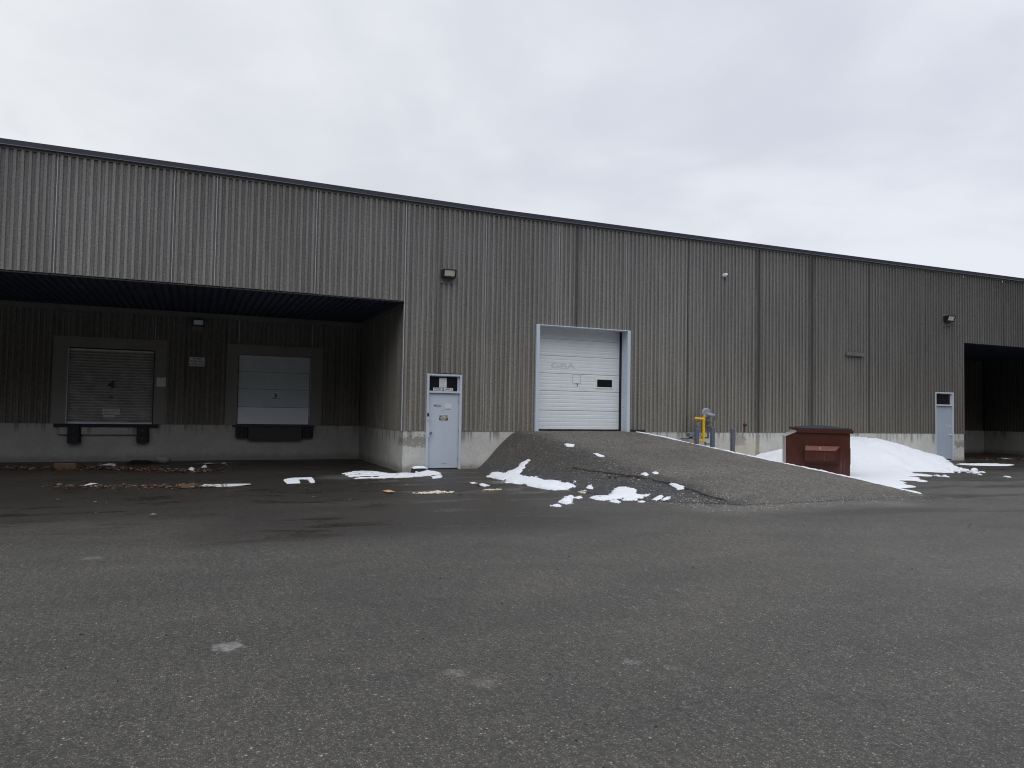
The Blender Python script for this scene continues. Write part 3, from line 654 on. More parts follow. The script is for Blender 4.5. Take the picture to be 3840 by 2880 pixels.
# window of the overhead door
wn_ = MB(); x0, x1, z0, z1 = 6.43, 7.075, 2.553, 2.868
wn_.box(x0, x1, .405, .424, z0, z0+.042, .005); wn_.box(x0, x1, .405, .424, z1-.032, z1, .005); wn_.box(x0, x0+.042, .406, .424, z0+.042, z1-.032, .004); wn_.box(x1-.045, x1, .406, .424, z0+.042, z1-.032, .004)
wn_.build('window_frame', 'overhead_white', gd)
MB().box(x0+.042, x1-.045, .414, .422, z0+.042, z1-.032).build('window_pane', 'window_glass', gd)
v_, f_ = text_geo('GBA', 4.815, 5.69, 3.135, 3.315, .4238, .03); q = MB(); q.add(v_, f_)
q.build('faded_lettering', 'ghost_letter', gd)
q = MB(); q.box(5.583, 5.60, .4225, .4245, 2.70, 2.965); q.box(5.87, 5.887, .4225, .4245, 2.68, 2.965); q.box(5.60, 5.87, .4225, .4245, 2.955, 2.966); q.box(5.88, 6.00, .422, .4245, 2.972, 2.978)
q.box(5.60, 5.87, .421, .4245, 2.676, 2.694); q.build('sticker_residue', 'overhead_line', gd)
q = MB(); q.tube([(5.735, .42, 2.69), (5.735, .385, 2.67), (5.745, .38, 2.62), (5.73, .395, 2.60)], .010, 8); q.build('handle', 'black', gd)
q = MB(); q.box(5.82, 6.10, .4225, .4245, 2.518, 2.526); q.build('scuff', 'overhead_line', gd)

# ---- dock doors in the left bay
def surround(x0, x1, ox0, ox1, ztop_, zo):
    mb = MB(); y0, y1 = R0-.012, R0+.24
    mb.box(x0, ox0, y0, y1, 1.160, ztop_); mb.box(ox1, x1, y0, y1, 1.160, ztop_); mb.box(ox0, ox1, y0, y1, zo, ztop_)
    return mb
s4 = surround(-9.345, -6.22, D4[0], D4[1], 3.835, 3.505).build('door_surround', 'surround_concrete', wh)
s3 = surround(-4.440, -1.315, D3[0], D3[1], 3.840, 3.505).build('door_surround', 'surround_concrete', wh)
MB().box(-6.604, -6.249, R0-.018, R0-.0125, 3.575, 3.797).build('patch', 'brown_concrete', s4)
r4 = MB(); z = 1.19; yb = R0+.12; prof = [(z, yb)]
while z < 3.44:                                                       # roller slats, slightly uneven after years of knocks
    dy = random.uniform(-.006, .006); ph = 0.088
    prof += [(z+.008, yb-.034+dy), (z+.050, yb-.040+dy), (z+.066, yb-.004+dy), (z+ph, yb+.012)]; z += ph
for q0, q1 in zip(prof[:-1], prof[1:]): r4.add([(D4[0], q0[1], q0[0]), (D4[1], q0[1], q0[0]), (D4[1], q1[1], q1[0]), (D4[0], q1[1], q1[0])], [(0, 1, 2, 3)])
r4.box(D4[0], D4[1], yb+.02, yb+.04, 1.16, 3.5, mi=1)
door4 = r4.build('dock_door', ['roller_steel', 'black'], wh); tag(door4, 'dented steel roller door numbered 4')
MB().box(D4[0]+.01, D4[1]-.01, yb-.055, yb-.012, 1.160, 1.200, .004).build('bottom_bar', 'dock_grey_new', door4)
MB().box(D4[0]+.01, D4[1]-.01, yb-.05, yb-.012, 3.43, 3.475, .006).build('roller_hood', 'dock_grey', door4)
q = MB(); q.box(D4[0]+.002, D4[0]+.028, R0-.02, R0+.10, 1.16, 3.49); q.build('guide_rail', 'sealant', door4)
q = MB(); q.box(D4[1]-.03, D4[1]-.002, R0-.01, R0+.10, 1.16, 3.49); q.build('guide_rail', 'black', door4)
v_, f_ = text_geo('4', -7.865, -7.675, 2.262, 2.512, yb-.042, .06); q = MB(); q.add(v_, f_); q.build('lettering', 'letter_black', door4)
MB().box(-7.826, -7.694, yb-.040, yb-.034, 1.944, 2.022).build('label', 'paper_blue', door4)
q = MB(); q.box(-7.985, -7.50, yb-.038, yb-.033, 1.545, 1.63); q.box(-7.985, -7.50, yb-.038, yb-.033, 1.45, 1.53); q.box(-7.96, -7.62, yb-.038, yb-.033, 1.36, 1.435); q.build('patch', 'roller_patch', door4)

dd = empty('dock_door', (0, 0, 0)); dd.parent = wh; tag(dd, 'grey sectional dock door numbered 3 with a paler bottom panel')
sm_ = [1.185, 1.76, 2.365, 2.945, 3.50]
for i, (a, b_) in enumerate(zip(sm_[:-1], sm_[1:])):
    mb = MB(); N = 6; hN = (b_-a-.012)/N
    for j in range(N):
        z0 = a+.006+j*hN; prof = [(z0, yb-.04), (z0+hN*.78, yb-.04), (z0+hN*.84, yb-.022), (z0+hN*.96, yb-.022), (z0+hN, yb-.04)]
        for q0, q1 in zip(prof[:-1], prof[1:]): mb.add([(D3[0]+.03, q0[1], q0[0]), (D3[1]-.045, q0[1], q0[0]), (D3[1]-.045, q1[1], q1[0]), (D3[0]+.03, q1[1], q1[0])], [(0, 1, 2, 3)])
    mb.box(D3[0]+.03, D3[1]-.045, yb-.028, yb, a+.006, b_-.006)
    mb.build('door_section', 'dock_grey_new' if i == 0 else 'dock_grey', dd)
MB().box(D3[0], D3[1], yb+.01, yb+.03, 1.16, 3.5).build('door_backing', 'black', dd)
MB().box(D3[1]-.030, D3[1]-.012, R0+.0, R0+.10, 1.17, 3.48).build('guide_rail', 'sealant', dd)
q = MB(); q.box(-2.970, -2.742, yb-.052, yb-.046, 2.062, 2.335, mi=0); v_, f_ = text_geo('3', -2.905, -2.800, 2.088, 2.235, yb-.0525, .03); q.add(v_, f_, 1); q.box(-2.89, -2.83, yb-.053, yb-.0522, 2.30, 2.312, mi=1); q.box(-2.985, -2.72, yb-.056, yb-.052, 2.05, 2.064, mi=1); q.build('number_card', ['placard_white', 'letter_black'], dd)
# dock furniture
def bumper(x0, x1, z0, z1, dp=.22):
    q = MB()
    q.box(x0, x1, R0-dp, R0+.01, z0, z1, .012)
    q.box(x0+.03, x1+.04, R0-dp*.55, R0+.008, z0+.01, z1-.02, .01)
    for zz_ in (z0+(z1-z0)*.25, z0+(z1-z0)*.75): q.tube([((x0+x1)/2, R0-dp-.004, zz_), ((x0+x1)/2, R0-dp+.002, zz_)], .012, 8, mi=1)
    q.build('dock_bumper', ['rubber', 'steel'], wh)
bumper(-8.86, -8.55, .575, 1.085); bumper(-6.99, -6.68, .590, 1.095)
bumper(-4.09, -3.72, .745, 1.095, .16); bumper(-1.95, -1.64, .735, 1.11, .16)
q = MB(); q.box(-9.25, -6.40, R0-.06, R0+.011, 1.055, 1.157, .008); q.build('dock_lip', 'rubber', wh)
q = MB(); q.box(-9.13, -6.62, R0-.10, R0+.0115, .83, 1.053, .012); q.build('dock_beam', FND, wh)
q = MB(); q.box(-4.2, -1.55, R0-.05, R0+.011, 1.10, 1.157, .006); q.box(-3.70, -1.98, R0-.17, R0+.0105, .665, 1.098, .012); q.build('dock_leveler', 'dark_plate', wh)
MB().box(XR-.05, XR+.06, .02, .16, .86, 1.157, .01).build('corner_guard', 'rubber', wh)

# ------------------------------------------------------------------ wall lights, signs and fittings (things of their own)
def flood(name, x, y, z, wd, ht, lens, label, pad=True, dp=.22):
    t = empty(name, (x, y, z)); tag(t, label, 'wall light', 'floodlights on the building walls')
    h = MB(); W2, H2 = wd/2, ht/2
    prof = [(-.0, -H2), (-dp*.72, -H2), (-dp, H2*.62), (-dp, H2*.88), (-dp*.9, H2), (0, H2)]
    # hooded side cheeks and back, open to the front where the lens sits
    for s_ in (-1, 1):
        a, b_ = (s_*W2, s_*(W2-.040)); h.prism(prof, 'x', min(a, b_), max(a, b_))
    h.box(-W2+.022, W2-.022, -dp, 0, H2*.74, H2, .004); h.box(-W2+.022, W2-.022, -dp*.72, 0, -H2, -H2+.028, .004)
    h.box(-W2+.022, W2-.022, -.03, 0, -H2+.028, H2*.86)
    h.build('housing', 'lamp_housing', t)
    l = MB(); y0, y1 = -dp*.70, -dp*.95; z0, z1 = -H2+.045, H2*.72
    n_ = 6; vs = []; 
    for i in range(n_+1):
        u = i/n_; vs += [(-W2+.042, y0+(y1-y0)*u, z0+(z1-z0)*u), (W2-.042, y0+(y1-y0)*u, z0+(z1-z0)*u)]
    l.add(vs, [(2*i, 2*i+1, 2*i+3, 2*i+2) for i in range(n_)]); l.build('lens', lens, t)
    if pad: MB().box(-W2-.01, W2-.04, -.001+.004, .034, -H2-.15, H2+.05).build('mounting_pad', 'plate_concrete', t)
    return t
flood('wall_light', 1.225, -.006, 5.69, .395, .235, 'lamp_lens', 'black floodlight with yellowed lens high above the door marked UNIT.3')
flood('wall_light', 22.45, -.006, 5.80, .44, .24, 'lamp_lens', 'black floodlight above the plain grey door at the far end')
flood('wall_light', -5.325, R0-.012, 4.46, .36, .22, 'lamp_lens_dim', 'small floodlight with bluish lens under the ceiling of the left loading bay')

sgn = empty('surveillance_sign', (-5.327, R0-.006, 3.2)); tag(sgn, 'white THIS AREA UNDER VIDEO SURVEILLANCE sign between the two dock doors', 'sign')
q = MB(); q.box(-.228, .228, -.008, 0, -.147, .147, .004); q.build('plate', 'sign_white', sgn)
q = MB()
for tx, hw, z0, z1 in (('THIS AREA', .145, .068, .128), ('UNDER VIDEO', .200, -.022, .044), ('SURVEILLANCE', .215, -.118, -.048)):
    v_, f_ = text_geo(tx, -hw, hw, z0, z1, -.0095, .015); q.add(v_, f_)
q.build('lettering', 'letter_black', sgn)
q = MB(); q.box(-.132, .132, -.006, 0, -.147, .147, .003, mi=0)
for z in (-.125, .13): q.tube([(.0, -.006, z), (0, -.010, z)], .012, 8, mi=1)
tag(q.build('placard', ['sign_white', 'black'], None, (-6.357, R0-.013, 2.507)), 'blank white placard screwed beside the roller door numbered 4', 'placard')

cm = empty('security_camera', (11.21, -.0, 6.56)); tag(cm, 'small white turret security camera high on the ribbed wall', 'camera')
q = MB(); q.tube([(-.03, 0, .0), (-.03, -.04, 0)], .062, 20); q.build('base', 'camera_white', cm)
import bmesh
bm = bmesh.new(); bmesh.ops.create_uvsphere(bm, u_segments=20, v_segments=12, radius=.068)
q = MB(); q.add([(v.co.x, v.co.y-.075, v.co.z) for v in bm.verts], [[v.index for v in f.verts] for f in bm.faces], 0, True); bm.free(); q.build('ball', 'camera_white', cm)
q = MB(); dv = Vector((.45, -.75, -.35)).normalized(); c0 = Vector((0, -.075, 0)); q.tube([c0+dv*.055, c0+dv*.0705], .036, 16); q.build('lens', 'gloss_black', cm)

q = MB(); q.box(-.44, .44, -.075, -.030, -.06, .07, .004)
for i in range(5): q.box(-.40+.18*i, -.33+.18*i, -.0295, .029, -.045, .06)
for i in range(3): q.box(-.3+.25*i, -.22+.25*i, -.079, -.0755, -.02, .05)
o = q.build('cover_plate', 'vent_metal', None, (17.30, 0, 4.125)); o.rotation_euler = (0, .012, 0); tag(o, 'rusty metal strip bolted across the ribs between camera and far door', 'bracket')

q = MB(); q.tube([(0, .03, 0), (0, -.05, 0), (.02, -.11, -.01)], .06, 10, radii=[.05, .055, .035]); q.tube([(0, .02, -.03), (0, .01, -.26)], .022, 8)
tag(q.build('drain_pipe', 'rust_pipe', None, (12.10, 0, 1.44)), 'rusty brown pipe stub sticking out just above the foundation', 'pipe')

q = MB(); q.box(0, .50, -.10, -.0, 0, .085, .01)
o = q.build('wheel_stop', 'rubber', None, (7.46, -.03, 1.165)); tag(o, 'black rubber block at the foot of the right jamb of the white overhead door', 'rubber block')

# ------------------------------------------------------------------ gas meter set
gm = empty('gas_meter', (10.12, -.32, 0)); tag(gm, 'yellow gas pipe with grey disc regulator and meter behind the bollards', 'gas meter')
q = MB(); q.tube([(0, 0, .93), (0, 0, 1.76)], .047, 14); q.tube([(0, 0, 1.70), (0, 0, 1.785)], .054, 14); q.tube([(0, 0, 1.55), (0, 0, 1.69)], .056, 14)
q.tube([(-.33, .04, 1.645), (-.04, 0, 1.63)], .038, 12); q.tube([(0, 0, .96), (-.01, 0, .925), (-.05, 0, .91), (-.19, .06, .915)], .036, 12); q.tube([(-.19, .05, .915), (-.16, .3, .93)], .036, 12)
q.build('yellow_pipe', 'yellow_paint', gm)
q = MB(); q.tube([(.085, .03, 1.82), (.085, .0, 1.82), (.085, -.03, 1.82), (.085, -.05, 1.82)], .17, 28, radii=[.15, .175, .175, .13])
for i in range(12): a = i*math.pi/6; q.tube([(.085+.155*math.cos(a), -.03, 1.82+.155*math.sin(a)), (.085+.155*math.cos(a), -.042, 1.82+.155*math.sin(a))], .010, 6)
q.tube([(.10, -.05, 1.80), (.14, -.14, 1.76), (.25, -.16, 1.755), (.33, -.15, 1.76)], .05, 14, radii=[.05, .065, .055, .03]); q.build('regulator', 'meter_grey', gm)
q = MB(); q.tube([(.16, -.02, 1.66), (.16, -.05, 1.52), (.16, -.05, 1.42)], .07, 14, radii=[.05, .075, .06]); q.tube([(.13, -.06, 1.55), (.13, -.14, 1.53)], .05, 14); q.tube([(.16, -.03, 1.42), (.16, -.03, 1.0), (.16, .3, 1.0)], .03, 10)
q.tube([(.35, -.10, 1.75), (.40, -.08, 1.60), (.30, -.05, 1.52), (.18, -.05, 1.52)], .016, 8); q.tube([(.36, -.05, 1.42), (.28, -.05, 1.24), (.33, .0, 1.15)], .014, 8); q.build('valve_body', 'pipe_grey', gm)
q = MB(); q.box(.06, .23, -.11, .0, 1.375, 1.425, .01); q.build('valve_collar', 'vent_metal', gm)
q = MB(); q.tube([(-.27, -.04, .55), (-.27, -.04, 1.40)], .045, 12); q.tube([(-.27, -.04, 1.30), (-.27, -.04, 1.36), (-.27, -.04, 1.42), (-.22, -.02, 1.50)], .06, 12, radii=[.06, .062, .055, .04]); q.build('riser_pipe', 'pipe_grey', gm)
q = MB(); q.box(-.62, -.40, -.10, .10, 1.03, 1.16, .008)
for i in range(5): q.box(-.655, -.62, -.09+.0, .09, 1.035+i*.027, 1.047+i*.027)
for i in range(6): q.box(-.60+i*.036, -.588+i*.036, -.125, -.10, 1.035, 1.155)
q.tube([(-.40, 0, 1.10), (-.30, 0, 1.10)], .05, 12); q.tube([(-.23, 0, 1.10), (-.12, 0, 1.10)], .05, 12, radii=[.05, .035]); q.build('rotary_meter', 'meter_grey', gm)
q = MB(); q.box(-.70, -.34, -.12, .30, .955, .985); q.box(-.56, -.46, -.05, .05, .985, 1.03); q.build('meter_shelf', 'pipe_grey', gm)
q = MB(); q.tube([(.08, 0, .0), (.08, 0, .86)], .022, 8); q.tube([(.08, 0, .80), (.30, 0, .80)], .022, 8); q.tube([(.08, 0, .76), (.08, 0, .87)], .035, 8); q.build('service_valve', 'pipe_grey', gm)

bl = None
for i, (x, y, zt_, lb) in enumerate(((9.475, -.8, 1.335, 'blue-grey steel bollard nearest the ramp, left of the yellow gas pipe'), (10.10, -.8, 1.375, 'blue-grey steel bollard just right of the yellow gas pipe'), (10.925, -.8, 1.335, 'blue-grey steel bollard standing apart, nearest the dumpster'))):
    q = MB(); r_ = .076; q.tube([(0, 0, 0), (0, 0, zt_-.03), (0, 0, zt_-.012), (0, 0, zt_)], r_, 20, radii=[r_, r_, r_*.95, r_*.8])
    tag(q.build('bollard', 'bollard_paint', None, (x, y, 0)), lb, 'bollard', 'bollards guarding the gas meter')

# ------------------------------------------------------------------ dumpster
TH = math.atan2(-.663, .749)
WD, DP, HR = 1.72, 1.83, 1.395
cor = Vector((11.80, -4.72, 0)); org = cor-Vector((math.cos(TH), math.sin(TH), 0))*WD
du = empty('dumpster', org, TH); tag(du, 'rust red steel dumpster with black lid standing behind the ramp', 'dumpster')
q = MB(); t_ = .02
prof = [(0, .06), (0, 1.175), (.30, 1.315), (WD, 1.325), (WD, .06)]
q.prism(prof, 'y', 0, t_); q.prism(prof, 'y', DP-t_, DP); q.box(WD-t_, WD, t_, DP-t_, .06, 1.325); q.box(t_, WD-t_, t_, DP-t_, .06, .10)
q.box(WD-.005, WD+.012, -.004, .09, .42, .88); q.build('body', 'dumpster_paint', du)
q = MB(); q.box(-.014, t_, .002, DP-.002, .06, 1.175); q.build('front_panel', 'worn_grey', du)
q = MB(); q.prism([(-.05, 1.160), (.29, 1.318), (.30, 1.345), (-.05, 1.185)], 'y', -.012, DP+.012); q.build('sloped_shelf', 'worn_grey', du)
q = MB(); q.box(.30, WD+.085, -.045, .06, 1.300, 1.395, .006); q.box(.30, WD+.085, DP-.06, DP+.035, 1.315, 1.395, .006); q.box(WD-.02, WD+.085, .061, DP-.061, 1.316, 1.394); q.box(.30, .36, .061, DP-.061, 1.316, 1.394); q.build('rim', 'dumpster_paint', du)
q = MB(); q.box(.17, .34, -.02, .12, 1.380, 1.450, .006); q.box(.17, .22, .121, DP-.1, 1.385, 1.445, .006); q.build('lid_rest', 'dumpster_paint', du)
q = MB(); n_ = 12; vs = []
for i in range(n_+1):
    u = i/n_; x = .32+u*(WD-.28); zz_ = 1.425+.075*math.sin(math.pi*min(1, (u*.9+.05)))-.02*u
    for y in (-.03, -.02, DP*.5, DP+.02, DP+.03): vs.append((x, y, zz_+(.022 if y == DP*.5 else 0)-(.055 if y in (-.03, DP+.03) else 0)))
fs = [(i*5+j, (i+1)*5+j, (i+1)*5+j+1, i*5+j+1) for i in range(n_) for j in range(4)]
q.add(vs, fs, 0, True); q.box(.31, WD+.045, -.045, -.012, 1.396, 1.440, .010); q.box(.31, WD+.035, DP+.0, DP+.04, 1.396, 1.425, .008); q.build('lid', 'lid_plastic', du)
q = MB(); q.tube([(WD-.22, .0, 1.43), (WD-.16, .0, 1.45), (WD-.12, 0, 1.44)], .018, 8); q.tube([(WD-.07, .0, 1.43), (WD-.04, .0, 1.47)], .014, 8); q.build('hinge', 'lid_plastic', du)
# fork pocket: sloped sleeve on the side facing the camera
def pocket(y0, sgn_, nm='fork_pocket'):
    q = MB(); bx0, bx1, bz0, bz1 = .54, 1.46, .40, .925; fx0, fx1, fz0, fz1 = .50, 1.30, .525, .79; o = sgn_*.25
    V = [(bx0, y0, bz0), (bx1, y0, bz0), (bx1, y0, bz1), (bx0, y0, bz1), (fx0, y0+o, fz0), (fx1, y0+o, fz0), (fx1, y0+o, fz1), (fx0, y0+o, fz1)]
    q.add(V, [(4, 5, 6, 7)], 0); q.add(V, [(3, 2, 6, 7)], 1); q.add(V, [(0, 1, 5, 4)], 0); q.add(V, [(1, 2, 6, 5)], 0); q.add(V, [(0, 3, 7, 4)], 0)
    q.box(fx0-.012, fx1+.01, min(y0+o, y0+o-sgn_*.02), max(y0+o, y0+o-sgn_*.02), fz1-.012, fz1+.012, mi=0); q.box(.90, .93, min(y0+o*.3, y0+o*.8), max(y0+o*.3, y0+o*.8), .82, .885, mi=2)
    q.build(nm, ['dumpster_paint', 'lit_red', 'worn_grey'], du)
pocket(-.001, -1); pocket(DP+.001, 1)
for (a, b_) in ((.15, .15), (WD-.15, .15), (.15, DP-.15), (WD-.15, DP-.15)): MB().box(a-.06, a+.06, b_-.06, b_+.06, 0, .062, .01).build('skid', 'dumpster_paint', du)

# ------------------------------------------------------------------ snow
def sdf(px, py, poly):
    px = np.asarray(px); d_ = np.full(px.shape, 1e9); ins = np.zeros(px.shape, bool); n_ = len(poly)
    for i in range(n_):
        ax, ay = poly[i]; bx, by = poly[(i+1) % n_]; ex, ey = bx-ax, by-ay; wx, wy = px-ax, py-ay
        t = np.clip((wx*ex+wy*ey)/(ex*ex+ey*ey+1e-12), 0, 1); d_ = np.minimum(d_, np.hypot(wx-ex*t, wy-ey*t))
        c_ = ((ay > py) != (by > py)) & (px < (bx-ax)*(py-ay)/((by-ay) if abs(by-ay) > 1e-9 else 1e-9)+ax); ins ^= c_
    return np.where(ins, d_, -d_)
def snow(poly, h, label, name='snow_patch', cell=.025, edge=.12, rough=.035, mt=SNOW, cat='snow', grp='thin snow patches on the asphalt', holes=0.0, base=None):
    xa, ya = np.array([q[0] for q in poly]), np.array([q[1] for q in poly]); pd = .12
    xs_ = np.arange(xa.min()-pd, xa.max()+pd, cell); ys_ = np.arange(ya.min()-pd, ya.max()+pd, cell); A, B = np.meshgrid(xs_, ys_)
    s_ = sdf(A, B, poly)+rough*2.6*fbm(A*3.2+3, B*.6+5, 3.5, 5, .85)
    if holes > 0: s_ = np.minimum(s_, 0.30*(fbm(A*1.0+1, B*2.2, 2.8, 3, .6)+holes-0.35*S((-.3-A)/1.0)))
    hh = np.where(s_ > 0, h*(1-np.exp(-np.maximum(s_, 0)/edge))*(1+.6*fbm(A, B, 5.0, 3, .7))+.004, -.03+np.maximum(s_, -.5)*.3)
    b0 = surf(A, B) if base is None else base(A, B)
    o = gridmesh(xs_, ys_, b0+hh, s_ > -cell*.2).build(name, mt, None, recalc=False)
    return tag(o, label, cat, grp)
SN = [
 ([(1.94,-1.6),(2.19,-1.15),(2.33,-1.42),(2.38,-1.81),(2.5,-1.93),(2.6,-1.96),(2.72,-1.91),(2.86,-1.84),(2.98,-1.9),(3.06,-1.99),(2.97,-2.07),(2.86,-2.10),(2.75,-2.18),(2.65,-2.36),(2.46,-2.65),(2.43,-3.1),(2.49,-3.54),(2.57,-3.92),(2.67,-4.24),(2.77,-4.32),(2.69,-4.55),(2.81,-4.65),(2.93,-4.73),(2.83,-4.86),(2.82,-4.99),(2.64,-5.09),(2.41,-5.12),(2.16,-5.13),(2.01,-4.88),(1.98,-4.34),(2.02,-3.85),(1.88,-3.59),(1.74,-3.4),(2.02,-2.7),(1.92,-2.68),(1.9,-2.3)], .045, 'longest snow streak at the left foot of the ramp, with a horn climbing the slope'),
 ([(2.87,-5.34),(3.02,-5.17),(3.14,-5.14),(3.05,-5.3),(2.91,-5.6),(2.86,-5.43)], .02, 'small pointed snow scrap between the two big streaks at the ramp foot'),
 ([(2.25,-6.63),(2.51,-6.43),(2.76,-6.5),(3.06,-6.21),(3.28,-5.9),(3.4,-5.95),(3.46,-6.2),(3.52,-6.42),(3.37,-6.65),(3.19,-6.86),(3.28,-6.94),(3.52,-6.94),(3.46,-7.04),(3.14,-7.2),(2.79,-7.3),(2.7,-7.17),(2.87,-6.95),(2.64,-6.95),(2.36,-7.12),(2.16,-7.03)], .045, 'broad wedge of snow on the lower shoulder, midway along the ramp'),
 ([(3.24,-7.42),(3.52,-7.19),(3.74,-7.10),(3.62,-7.28),(3.44,-7.45),(3.27,-7.54)], .025, 'left one of two slanting snow slivers near the ramp tip'),
 ([(3.38,-7.54),(3.63,-7.36),(3.78,-7.34),(3.58,-7.55),(3.40,-7.64)], .025, 'right one of two slanting snow slivers near the ramp tip'),
 ([(1.23,-7.17),(1.68,-6.58),(2.01,-6.23),(1.91,-6.53),(1.61,-7.08),(1.24,-7.46),(1.22,-7.36)], .08, 'lumpy snow heap on the flat asphalt in front of the ramp'),
 ([(1.93,-6.5),(2.22,-6.28),(2.09,-6.6),(1.92,-6.75)], .03, 'small snow lump just right of the lumpy heap'),
 ([(.88,-7.62),(1.03,-7.45),(1.10,-7.53),(.97,-7.75)], .05, 'snow lump nearest the camera, left of the lumpy heap'),
 ([(2.33,-7.38),(2.50,-7.20),(2.50,-7.38),(2.34,-7.58)], .06, 'round snow ball below the broad wedge of snow'),
 ([(2.80,-7.51),(3.0,-7.40),(3.04,-7.51),(2.86,-7.66)], .03, 'flat snow crumb between the wedge and the ramp tip'),
 ([(3.94,-2.18),(4.07,-2.16),(4.17,-2.41),(4.06,-2.56),(3.93,-2.45)], .035, 'higher snow dab on the ramp crest below the white overhead door'),
 ([(4.12,-3.50),(4.24,-3.46),(4.28,-3.82),(4.17,-3.90),(4.11,-3.78)], .035, 'second snow dab on the ramp crest, further down'),
 ([(4.12,-5.67),(4.28,-5.69),(4.21,-5.88),(4.09,-5.95),(4.06,-5.83)], .035, 'left snow dab of the pair above the long crack'),
 ([(4.43,-5.68),(4.58,-5.63),(4.56,-5.80),(4.40,-5.88)], .02, 'right snow dab of the pair above the long crack'),
 ([(4.16,-6.69),(4.28,-6.76),(4.34,-7.05),(4.24,-7.14),(4.15,-7.09),(4.18,-6.86)], .025, 'snow sliver lying along the crack near the ramp tip'),
 ([(.95,-3.49),(1.14,-3.29),(1.10,-3.83),(.93,-4.02),(.89,-3.78)], .03, 'small snow spot left of the longest streak'),
 ([(.85,-3.11),(1.05,-2.96),(1.02,-3.24),(.86,-3.31)], .02, 'tiny snow spot between the door and the longest streak'),
 ([(-3.3,-1.2),(-3.1,-.92),(-2.55,-.81),(-2.68,-2.15),(-2.80,-2.19),(-2.74,-1.34),(-2.93,-1.23),(-3.03,-2.22),(-3.34,-2.29),(-3.34,-1.76)], .012, 'hooked flat snow patch in front of the left loading bay'),
 ([(.45,-1.35),(.69,-1.11),(.78,-1.29),(.64,-1.62),(.34,-1.83)], .025, 'small snow piece in front of the door marked UNIT.3'),
 ([(18.52,-3.61),(19.11,-3.31),(18.60,-3.80),(18.59,-3.88),(18.28,-4.08),(18.08,-4.05)], .10, 'grey snow clod right of the big pile'),
 ([(15.74,-4.39),(16.08,-4.22),(15.78,-4.55),(15.60,-4.60)], .06, 'left snow clod in front of the big pile'),
 ([(15.94,-4.51),(16.13,-4.44),(15.78,-4.82),(15.60,-4.87)], .05, 'right snow clod in front of the big pile'),
 ([(18.75,-3.80),(19.05,-3.68),(18.80,-3.95),(18.56,-4.04)], .04, 'small snow crumb furthest right of the grey clod'),
 ([(17.72,-4.41),(17.93,-4.32),(17.70,-4.58),(17.57,-4.59)], .03, 'small snow crumb just before the grey clod'),
 ([(17.93,-5.09),(18.10,-5.05),(17.88,-5.40),(17.71,-5.36)], .03, 'flat snow scrap nearest the right edge of the photo'),
]
for pl_, h_, lb in SN: snow(pl_, h_, lb, edge=max(.05, min(.12, h_*2)), rough=.022 if h_ < .04 else .07)
snow([(-1.65,-.03),(-1.37,.54),(-.97,.87),(-.7,.69),(-.53,.37),(-.39,-.18),(-.05,-.05),(.21,-.15),(.54,-.15),(.68,-.25),(.86,-.79),(.80,-1.04),(.43,-1.13),(.15,-1.18),(-.52,-1.48),(-1.18,-1.50),(-1.63,-1.62),(-1.66,-.66)], .02, 'patchy sheet of snow round the foot of the corner pier beside the bait box', holes=.34, edge=.05, rough=.06)
snow([(21.5,-1.0),(22.43,-.93),(23.85,-1.18),(24.2,-1.5),(23.35,-1.80),(22.61,-1.70),(21.91,-1.35)], .05, 'long flat snow strip before the entrance of the far loading bay')
# thin snow clinging to the right edge of the ramp
ed = []; ycs = np.linspace(-.35, -8.3, 26)
L_ = [(float(ip(y, XR1))-.035-.02*random.random(), float(y)) for y in ycs]; Rr = [(float(ip(y, XR1))+.22, float(y)) for y in ycs[::-1]]
snow(L_+Rr, .035, 'white ribbon of snow along the right edge of the ramp', name='snow_edge', cell=.04, edge=.03, rough=.030)
# big pile against the wall
PF = [(7.9,-.35),(8.6,-1.9),(9.1,-3.7),(9.5,-5.2),(9.9,-6.9),(10.2,-7.65),(10.89,-6.93),(11.54,-6.87),(12.3,-5.95),(13.05,-5.28),(13.5,-5.7),(14.95,-4.15),(15.0,-4.5),(15.6,-4.55),(15.7,-3.8),(16.26,-3.05),(16.85,-3.25),(17.5,-3.75),(18.3,-3.85),(18.9,-3.05),(20.0,-2.0),(21.2,-1.0),(22.1,-.25),(22.1,.2),(12.2,.2),(11.6,-.2),(9,-.2)]
xs_ = np.arange(7.6, 22.5, .06); ys_ = np.arange(-8, .012, .06); A, B = np.meshgrid(xs_, ys_)
s_ = sdf(A, B, PF)+.32*fbm(A*.6, B*2.4, 1.6, 5, .65)
prof = np.interp(A, [8, 11.8, 12.63, 13.2, 13.9, 15.2, 16.3, 17.1, 17.6, 18.1, 19.1, 20.1, 21.0, 21.6, 22.3], [.03, .05, .30, .40, .55, .80, .92, .92, .88, .78, .54, .35, .26, .14, .02])
fall = np.clip((B+3.6+.3*wob(A, B, 1.0))/3.2, 0, 1); hh = .06+prof*S(fall*1.15)
hh = hh*(1-np.exp(-np.maximum(s_, 0)/.16))+(.085*fbm(A, B, 1.3, 5, .6)+.02*fbm(A+5, B*2, 6, 3, .7))*np.clip(s_*3, 0, 1)*(.35+hh)
rf = hramp(A, B); zz_ = np.where(s_ > 0, np.maximum(hh+.004, .01), -.05)
tag(gridmesh(xs_, ys_, zz_+hground(A, B), s_ > -.02).build('snow_pile', SNOW, None, recalc=False), 'big bank of ploughed snow against the wall behind the dumpster', 'snow pile')
q = MB()
